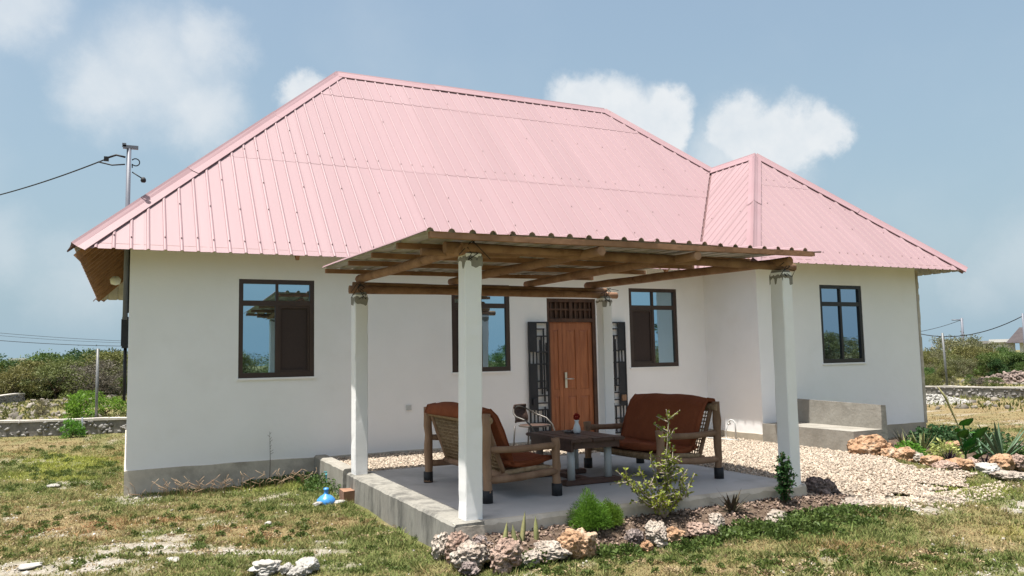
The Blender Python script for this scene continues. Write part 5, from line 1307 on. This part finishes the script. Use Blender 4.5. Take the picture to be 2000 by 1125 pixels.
# lime shrub: wide low skirt and one tall leader (image plane: x to the right)
tips = [(.10, 0, .98), (.12, .03, .80), (-.42, .0, .40), (-.36, .06, .34), (-.30, -.05, .22), (.26, .03, .42), (.30, -.04, .30), (.16, .0, .52), (-.12, .02, .55), (.0, -.06, .60), (-.22, .08, .48), (.10, .1, .34), (.2, -.1, .2), (-.1, -.1, .25), (.02, .08, .2), (.13, .0, .66), (-.15, .0, .14), (.22, .1, .14)]
shrub('lime_shrub', 'yellow-green leafy shrub with one tall shoot in the patio bed', 1300, 1014, .17, twigs((0, 0, 0), tips, 9, .13), 'lf_lime', .040, .022, 70, 3, 'palebark', loc=bed_spot(1298, 1020, -5.56))
# myrtle-like upright bush
tips = [(-.02, 0, .52), (.02, .02, .42), (-.06, .01, .38), (.06, .0, .34), (.0, -.04, .3), (.08, .03, .2), (-.07, -.02, .22), (.04, -.03, .46)]
shrub('myrtle_bush', 'small upright dark green bush beside the right front column', 1533, 986, .14, twigs((0, 0, 0), tips, 9, .07), 'lf_myrtle', .042, .022, 190, 4, loc=bed_spot(1535, 990, -5.55))
# feathery bushes
def feather(u, v, z, w, h, n, label, seed, loc=None):
    c = bed_spot(u, v, -5.56); t = thing('feathery_bush', (c[0], c[1], z), label, 'bush'); rng = np.random.default_rng(seed)
    d = rng.normal(size=(n, 3)); d[:, 2] = np.abs(d[:, 2])*1.1; d /= np.linalg.norm(d, axis=1)[:, None]; r = rng.random(n)**.6
    lob = 1+.25*np.sin(d[:, 0]*5+seed)*np.cos(d[:, 1]*4)
    C = d*(r*lob)[:, None]*np.array([w/2, w/2, h*.85])+np.array([0, 0, .03]); dd = d*.8+rng.normal(size=(n, 3))*.45+np.array([0, 0, .25]); dd /= np.linalg.norm(dd, axis=1)[:, None]
    V, F, tone = leaves(C, dd, rng.uniform(.022, .05, n), .004, rng); link('foliage', mesh_np('foliage', V, F, MT['lf_fresh'], False, {'tone': tone}), t)
    mb = MB()
    for k in range(12):
        a = k*.53*2; mb.tube([(0, 0, -.02), (.25*w*math.cos(a), .25*w*math.sin(a), h*.6)], .004, 4)
    mb.build('stems', MT['lf_green'], t)
feather(1152, 1042, .15, .33, .31, 11000, 'larger bright green feathery bush at the patio edge', 2); feather(1193, 1036, .15, .20, .22, 4600, 'smaller bright green feathery bush touching the larger one', 3)
# rosette plants
def blade(mb, base, d, L_, w, curve, thick=.006, n=7, side=None, tip=0.0):
    d = Vector(d).normalized(); side = Vector(side) if side else d.cross(Vector((0, 0, 1)))
    if side.length < .01: side = Vector((1, 0, 0))
    side.normalize(); p = Vector(base); V = []; dirv = d.copy()
    for i in range(n+1):
        t = i/n; ww = w*(1-t**2.2)*(.75+.6*t*(1-t)*1.6)+tip*(1-t); nr = side.cross(dirv).normalized()
        V += [p-side*ww/2, p+nr*thick*(1-t), p+side*ww/2, p-nr*thick*(1-t)]
        p = p+dirv*(L_/n); dirv = (dirv+Vector((0, 0, -curve/n))).normalized()
    mb.add(V, [(i*4+k, i*4+(k+1) % 4, (i+1)*4+(k+1) % 4, (i+1)*4+k) for i in range(n) for k in range(4)], 0, True)
def rosette(name, label, u, v, z, n, L_, w, m, tilt=(.3, 1.0), curve=.5, thick=.006, seed=1, cat='plant', part='leaf', loc=None, single=False):
    c = pix(u, v, z) if loc is None else loc; t = thing(name, (c[0], c[1], z), label, cat); r = random.Random(seed)
    allm = MB()
    for k in range(n):
        a = k*2.399+r.uniform(-.3, .3); el = r.uniform(*tilt); mb = allm if single else MB()
        blade(mb, (.012*math.cos(a), .012*math.sin(a), -.01), (math.cos(a)*math.cos(el), math.sin(a)*math.cos(el), math.sin(el)), L_*r.uniform(.7, 1.15), w*r.uniform(.8, 1.2), curve, thick, side=(-math.sin(a), math.cos(a), 0))
        if not single: mb.build(part, MT[m], t)
    if single: tag(allm.build('leaves', MT[m], t), kind='stuff')
    return t
rosette('bromeliad', 'dark brownish-green spiky bromeliad in the patio bed', 1430, 1012, .15, 26, .26, .03, 'lf_brom', (.25, 1.2), .55, .004, 3, loc=bed_spot(1430, 1005, -5.57))
for k, (u, v, h, lb) in enumerate(((985, 1060, .2, 'thin twisted snake plant leaf nearest the big pale rocks'), (1006, 1058, .17, 'broad curled snake plant leaf in the patio bed'), (1019, 1060, .27, 'tallest slanting snake plant leaf in the patio bed'), (1048, 1056, .22, 'snake plant leaf standing against the white frilly coral'))):
    t = thing('snake_plant', bed_spot(u, v, -5.60), lb, 'plant'); mb = MB(); r = random.Random(k); blade(mb, (0, 0, -.02), (r.uniform(-.1, .25), r.uniform(-.2, .2), 1), h, .05, .0, .004, side=(1, -.4, 0)); mb.build('leaf', MT['lf_snake'], t)
    mb = MB(); blade(mb, (.01, .0, -.02), (r.uniform(-.5, .5), -.2, 1), h*.45, .022, .1, .003, side=(1, .3, 0)); mb.build('leaf', MT['lf_snake'], t)
# right bed
rosette('snake_plant', 'cluster of yellow-striped snake plant leaves behind the orange rocks', 1800, 888, .11, 11, .46, .055, 'lf_snake', (.95, 1.4), .15, .005, 8)
rosette('snake_plant', 'slimmer yellowish snake plant beside the wing plinth', 1772, 882, .11, 6, .34, .045, 'lf_snake', (1.0, 1.45), .1, .005, 9)
rosette('aloe', 'large grey-green aloe with pointed fleshy leaves', 1956, 900, .09, 14, .62, .085, 'lf_aloe', (.55, 1.35), .12, .022, 4)
rosette('aloe', 'small aloe with dry pale tips beside the broad-leaved plant', 1918, 888, .1, 10, .5, .04, 'lf_aloe', (.4, 1.2), .25, .01, 12)
rosette('purple_plant', 'dark purple spiky plant sitting on the orange rocks', 1856, 900, .14, 70, .19, .014, 'lf_purple', (.1, 1.45), .5, .002, 6, single=True)
rosette('purple_plant', 'dark purple spiky plant beside the biggest orange rock', 1747, 893, .12, 46, .24, .014, 'lf_purple', (.2, 1.45), .6, .002, 7, single=True)
rosette('purple_plant', 'reddish-purple low plant beneath the aloe', 1925, 905, .09, 50, .17, .016, 'lf_purple', (.1, 1.3), .5, .002, 10, single=True)
rosette('grassy_plant', 'grey-green grassy tuft against the wing plinth', 1762, 868, .12, 34, .34, .016, 'lf_grey', (.5, 1.4), .6, .002, 14, single=True)
def leafy(name, label, u, v, z, w, h, n, L_, W_, m, seed):
    c = pix(u, v, z); t = thing(name, (c[0], c[1], z), label, 'plant'); rng = np.random.default_rng(seed); d = rng.normal(size=(n, 3)); d[:, 2] = np.abs(d[:, 2]); d /= np.linalg.norm(d, axis=1)[:, None]
    C = d*(rng.random(n)**.5)[:, None]*np.array([w/2, w/2, h]); dd = d+rng.normal(size=(n, 3))*.5; dd /= np.linalg.norm(dd, axis=1)[:, None]
    V, F, tone = leaves(C, dd, rng.uniform(.6, 1.2, n)*L_, rng.uniform(.7, 1.2, n)*W_, rng, droop=.2, fold=.1); link('foliage', mesh_np('foliage', V, F, MT[m], False, {'tone': tone}), t)
    mb = MB()
    for k in range(6): mb.tube([(0, 0, -.03), (.2*w*math.cos(k), .2*w*math.sin(k), h*.6)], .005, 4)
    mb.build('stems', MT['lf_green'], t)
leafy('variegated_plant', 'cream and yellow-green variegated plant above the orange rocks', 1846, 895, .12, .42, .26, 420, .075, .03, 'lf_cream', 3)
leafy('dark_ground_shrub', 'low dark green leafy plant with white blossoms by the wing corner', 1838, 872, .1, 1.1, .34, 1500, .07, .045, 'lf_dark', 5)
leafy('dark_ground_shrub', 'dark green low plant behind the aloe', 1915, 876, .1, 1.2, .3, 1500, .07, .04, 'lf_dark', 6)
leafy('dark_ground_shrub', 'grey-green low plant at the far end of the rock border', 1990, 895, .09, .7, .22, 700, .06, .03, 'lf_green', 7)
leafy('dark_ground_shrub', 'bright green low plant under the striped snake plants', 1775, 890, .11, .5, .2, 500, .06, .03, 'lf_fresh', 8)
t = thing('broadleaf_plant', tuple(pix(1887, 905, .09)), 'broad-leaved glossy green plant beside the variegated one', 'plant'); r = random.Random(3)
for k, (dx, zz, L_, w) in enumerate(((.0, .52, .24, .19), (-.16, .36, .26, .17), (.16, .36, .26, .17), (.02, .22, .26, .18), (-.10, .18, .24, .15), (.14, .14, .26, .15), (.24, .08, .26, .10), (.05, .05, .2, .14), (-.02, .40, .22, .16), (-.3, .44, .2, .09))):
    mb = MB(); blade(mb, (dx*.5*cR[0], dx*.5*cR[1]-.04*k % .1, zz), (dx*2.2+r.uniform(-.3, .3), -.5, .45+r.uniform(-.2, .3)), L_, w, .7, .004, side=(cR[0], cR[1], r.uniform(-.3, .3))); mb.build('leaf', MT['lf_broad'], t)
mb = MB(); mb.tube([(0, 0, -.03), (.01, 0, .3), (0, 0, .56)], .012, 6); mb.tube([(0, 0, .1), (.14, .0, .3)], .008, 5); mb.tube([(0, 0, .1), (-.15, 0, .38)], .008, 5); mb.build('stems', MT['lf_broad'], t)
c = pix(1880, 862, .3); t = thing('flower_stalk', (c[0], c[1], .1), 'tall dry arching flower stalk above the broad-leaved plant', 'plant'); mb = MB(); b_ = Vector((0, 0, 0)); mb.tube([b_, b_+Vector((-.08, 0, .45)), b_+Vector((-.24, .05, .85)), b_+Vector((-.36, .08, 1.02))], [.010, .010, .020, .006], 6); mb.build('stem', MT['lf_snake'], t)

# leafy weeds along the bed edge (uncountable)
def weeds(name, label, spots, m, n_each, L_, W_, seed):
    rng = np.random.default_rng(seed); VV = []; FF = []; TT = []; b = 0
    for (u, v, w, h) in spots:
        c = pix(u, v, .0); n = int(n_each*w*w*8)+40; d = rng.normal(size=(n, 3)); d[:, 2] = np.abs(d[:, 2]); d /= np.linalg.norm(d, axis=1)[:, None]
        C = d*(rng.random(n)**.5)[:, None]*np.array([w/2, w/2, h])+c; dd = d*.6+rng.normal(size=(n, 3))*.5+np.array([0, 0, .3]); dd /= np.linalg.norm(dd, axis=1)[:, None]
        V, F, tone = leaves(C, dd, rng.uniform(.5, 1.3, n)*L_, rng.uniform(.6, 1.2, n)*W_, rng, droop=.25, fold=.1); VV.append(V); FF.append(F+b); TT.append(tone); b += len(V)
    tag(link(name, mesh_np(name, np.concatenate(VV), np.concatenate(FF), MT[m], False, {'tone': np.concatenate(TT)})), label, 'weeds', kind='stuff')
weeds('leafy_weeds', 'green creeping weeds spreading along the edge of the patio bed', [(905, 1098, .28, .12), (935, 1105, .22, .1), (1020, 1108, .25, .1), (1045, 1100, .25, .1), (1000, 1115, .2, .08), (1190, 1085, .3, .07), (1225, 1082, .25, .07), (1340, 1074, .3, .07), (1380, 1066, .25, .07), (1430, 1055, .4, .11), (1465, 1042, .4, .13), (1500, 1046, .4, .12), (1545, 1035, .45, .14), (1590, 1025, .5, .15), (1630, 1018, .5, .14), (1670, 1012, .45, .12), (1720, 1014, .4, .10), (1760, 1012, .35, .08), (1530, 1055, .3, .08), (1610, 1045, .4, .09), (1690, 1030, .4, .08), (860, 1085, .15, .08)], 'lf_green', 420, .055, .022, 3)
weeds('leafy_weeds', 'dark green weeds growing by the taps and low wall', [(600, 945, .4, .16), (625, 952, .35, .18), (650, 962, .3, .18), (670, 968, .22, .16), (575, 942, .4, .12), (540, 946, .4, .10), (610, 960, .35, .10), (500, 950, .4, .08)], 'lf_green', 300, .05, .022, 4)
rw = random.Random(9)
weeds('lawn_weeds', 'small broad-leaved weeds dotted through the lawn', [(rw.uniform(0, 840), rw.uniform(985, 1120), rw.uniform(.05, .14), rw.uniform(.02, .05)) for _ in range(150)]+[(rw.uniform(1000, 2000), rw.uniform(1075, 1122), rw.uniform(.05, .12), rw.uniform(.02, .04)) for _ in range(110)]+[(rw.uniform(0, 230), rw.uniform(870, 960), rw.uniform(.08, .2), rw.uniform(.03, .08)) for _ in range(60)], 'lf_green', 700, .03, .016, 12)
weeds('dead_leaves', 'scattered dry brown leaves and straw in the lawn', [(rw.uniform(0, 900), rw.uniform(975, 1122), rw.uniform(.06, .2), .012) for _ in range(120)]+[(rw.uniform(1000, 2000), rw.uniform(1060, 1122), rw.uniform(.06, .2), .012) for _ in range(80)], 'lf_straw', 60, .035, .012, 13)
# dry grass stalks against the plinth
mb = MB(); r = random.Random(8)
for k in range(110):
    x = r.choice([r.uniform(.05, 1.6), r.uniform(.4, 1.2), r.uniform(1.6, 2.4)]); y = -r.uniform(.40, .72); h = r.uniform(.08, .26); a = r.uniform(-1, 1)
    p = Vector((x, y, 0)); mb.tube([p, p+Vector((a*.06, -.01, h*.7)), p+Vector((a*.2, -.03, h))], [.003, .0025, .004], 4)
tag(mb.build('dry_stalks', MT['lf_straw']), 'dry pale grass stalks leaning against the house plinth', 'grass', kind='stuff')
mb = MB(); c = pix(527, 912, .0); p = Vector((c[0], -.06, 0)); p.x = pix_y(527, 880, -.05)[0]; mb.tube([p, p+Vector((.005, 0, .35)), p+Vector((-.005, 0, .72))], [.005, .004, .002], 5)
for k in range(9): q = p+Vector((0, 0, .4+.035*k)); mb.tube([q, q+Vector((r.uniform(-.05, .05), -.01, .03))], .002, 4)
t_ = mb.build('weed_stalk', MT['bark']); tag(t_, 'single tall thin weed stalk against the white wall', 'weed')

# ------------------------------------------------------------------ lawn
def grass():
    rng = np.random.default_rng(21); N0 = 1500000
    rr = 4.6+rng.random(N0)**1.0*24; th = rng.uniform(-.70, .70, N0)+.4508
    x = CAM[0]+rr*np.sin(th); y = CAM[1]+rr*np.cos(th)
    keep = rng.random(N0) < np.minimum(1, (rr/7.0))*np.clip(1.15-(rr-8)/16, .12, 1)
    keep &= ~((x > -.02) & (x < 13.75) & (y > -.02) & (y < 7.5)) & ~((x > XC-.1) & (x < 13.75) & (y > -W-.02) & (y < 0))
    keep &= ~((x > 2.4) & (x < 6.47) & (y > -5.46) & (y < 0)) & ~in_gravel(x, y) & ~inpoly(x, y, FB) & ~inpoly(x, y, RB)
    x = x[keep]; y = y[keep]; rr = rr[keep]
    g, dr, ba = cover(x, y); n2 = fbm(x*7, y*7, 1.3, 3)
    k = rng.random(len(x)) < np.clip(g*1.1-.1, 0, 1)*np.clip(.25+1.4*(n2-.25)+.3*(1-dr), .12, 1)
    x = x[k]; y = y[k]; dr = dr[k]; rr = rr[k]; n2 = n2[k]
    if len(x) > 430000: q = rng.choice(len(x), 430000, replace=False); x, y, dr, rr, n2 = x[q], y[q], dr[q], rr[q], n2[q]
    n = len(x); z = ground_h(x, y)-.004; a = rng.random(n)*6.283; h = (rng.uniform(.008, .030, n)*(1.25-.5*dr))*(1+1.7*sstep(n2, .52, .75)); w = rng.uniform(.004, .008, n)*(1+rr*.05)
    lean = rng.uniform(.2, 1.3, n)*h; b = rng.random(n)*6.283
    P0 = np.stack([x-np.cos(a)*w, y-np.sin(a)*w, z], -1); P1 = np.stack([x+np.cos(a)*w, y+np.sin(a)*w, z], -1); P2 = np.stack([x+np.cos(b)*lean, y+np.sin(b)*lean, z+h], -1)
    V = np.stack([P0, P1, P2], 1).reshape(-1, 3); F = np.arange(3*n).reshape(n, 3)
    gr = np.array([.125, .165, .05]); gr2 = np.array([.19, .215, .075]); dy = np.array([.335, .275, .15]); dy2 = np.array([.25, .17, .095])
    m1 = rng.random((n, 1)); m2 = rng.random((n, 1)); t = np.clip(dr+rng.normal(0, .22, n), 0, 1)[:, None]
    rust = (sstep(fbm(x*.9, y*.9, 14.4), .55, .70)*.8)[:, None]; dy2 = np.array([.33, .185, .10])
    yel = blob(x, y, YELLOW)[:, None]; m2 = np.clip(m2*.6+rust, 0, 1)
    c = (gr*(1-m1)+gr2*m1)*(1-t)+(dy*(1-m2)+dy2*m2)*t; c = c*(1-.75*yel)+np.array([.30, .32, .065])*.75*yel
    c = c*rng.uniform(.85, 1.3, (n, 1))
    c4 = np.concatenate([c, np.ones((n, 1))], 1)
    m = bpy.data.materials.new('grass_blades'); m.use_nodes = True; nt = m.node_tree; at = nt.nodes.new('ShaderNodeAttribute'); at.attribute_name = 'bcol'; bs = nt.nodes['Principled BSDF']; bs.inputs['Roughness'].default_value = .8; bs.inputs['Specular IOR Level'].default_value = .1
    nt.links.new(at.outputs['Color'], bs.inputs['Base Color']); tr = nt.nodes.new('ShaderNodeBsdfTranslucent'); nt.links.new(at.outputs['Color'], tr.inputs['Color']); ms_ = nt.nodes.new('ShaderNodeMixShader'); ms_.inputs[0].default_value = .3
    nt.links.new(bs.outputs[0], ms_.inputs[1]); nt.links.new(tr.outputs[0], ms_.inputs[2]); nt.links.new(ms_.outputs[0], nt.nodes['Material Output'].inputs['Surface'])
    tag(link('lawn_grass', mesh_np('lawn_grass', V, F, m, False, {'bcol': np.repeat(c4, 3, axis=0)})), 'short patchy green and dry yellow lawn grass', 'grass', kind='stuff')
    # pebbles and crumbs strewn over bare patches
    M_ = 80000; x = rng.uniform(-5, 13, M_); y = rng.uniform(-8, 3, M_); g, dr, ba = cover(x, y)
    k = (rng.random(M_) < ba*.42+.02) & ~in_gravel(x, y) & ~((x > 2.4) & (x < 6.5) & (y > -5.46)) & ~((x > -.05) & (y > -.05)) & ~((x > XC-.1) & (y > -W)); x = x[k]; y = y[k]
    V, F, tone = pebbles(x, y, ground_h(x, y)+.002, rng.uniform(.005, .016, len(x))*(1+1.0*(rng.random(len(x)) < .04)), 77)
    tag(link('ground_pebbles', mesh_np('ground_pebbles', V, F, mat('ground_pebble', (.42, .395, .355), (.30, .275, .24), 20, 1, 0, rnd=.4, tone=True), False, {'tone': tone})), 'pale pebbles strewn over the bare patches of the lawn', 'pebbles', kind='stuff')
    # stones of the stony field behind the left wall and the waste land on the right
    x = np.concatenate([rng.uniform(-9, 1, 900), rng.uniform(20, 45, 900)]); y = np.concatenate([rng.uniform(12.5, 45, 900), rng.uniform(2, 34, 900)])
    k = fbm(x*.35, y*.35, 5.5) > .47; x = x[k]; y = y[k]
    V, F, tone = pebbles(x, y, ground_h(x, y)+.02, rng.uniform(.04, .16, len(x)), 78)
    tag(link('field_stones', mesh_np('field_stones', V, F, mat('field_stone', (.215, .195, .16), (.15, .135, .11), 6, 1, 0, rnd=.4, tone=True), False, {'tone': tone})), 'loose grey stones scattered over the waste ground beyond the walls', 'stones', kind='stuff')
    # rough tufts further out
    x = np.concatenate([rng.uniform(-10, 1.5, 14000), rng.uniform(21, 50, 26000)]); y = np.concatenate([rng.uniform(12, 50, 14000), rng.uniform(-3, 40, 26000)])
    k = fbm(x*.5, y*.5, 9.5) > .48; x = x[k]; y = y[k]; n = len(x); d = rng.normal(size=(n, 3))*.5+np.array([0, 0, 1]); d /= np.linalg.norm(d, axis=1)[:, None]
    V, F, tone = leaves(np.stack([x, y, ground_h(x, y)-.01], -1), d, rng.uniform(.05, .20, n), rng.uniform(.03, .08, n), rng); tag(link('rough_grass', mesh_np('rough_grass', V, F, MT['lf_olive'], False, {'tone': tone})), 'rough olive grass and ground weeds beyond the walls', 'grass', kind='stuff')
grass()
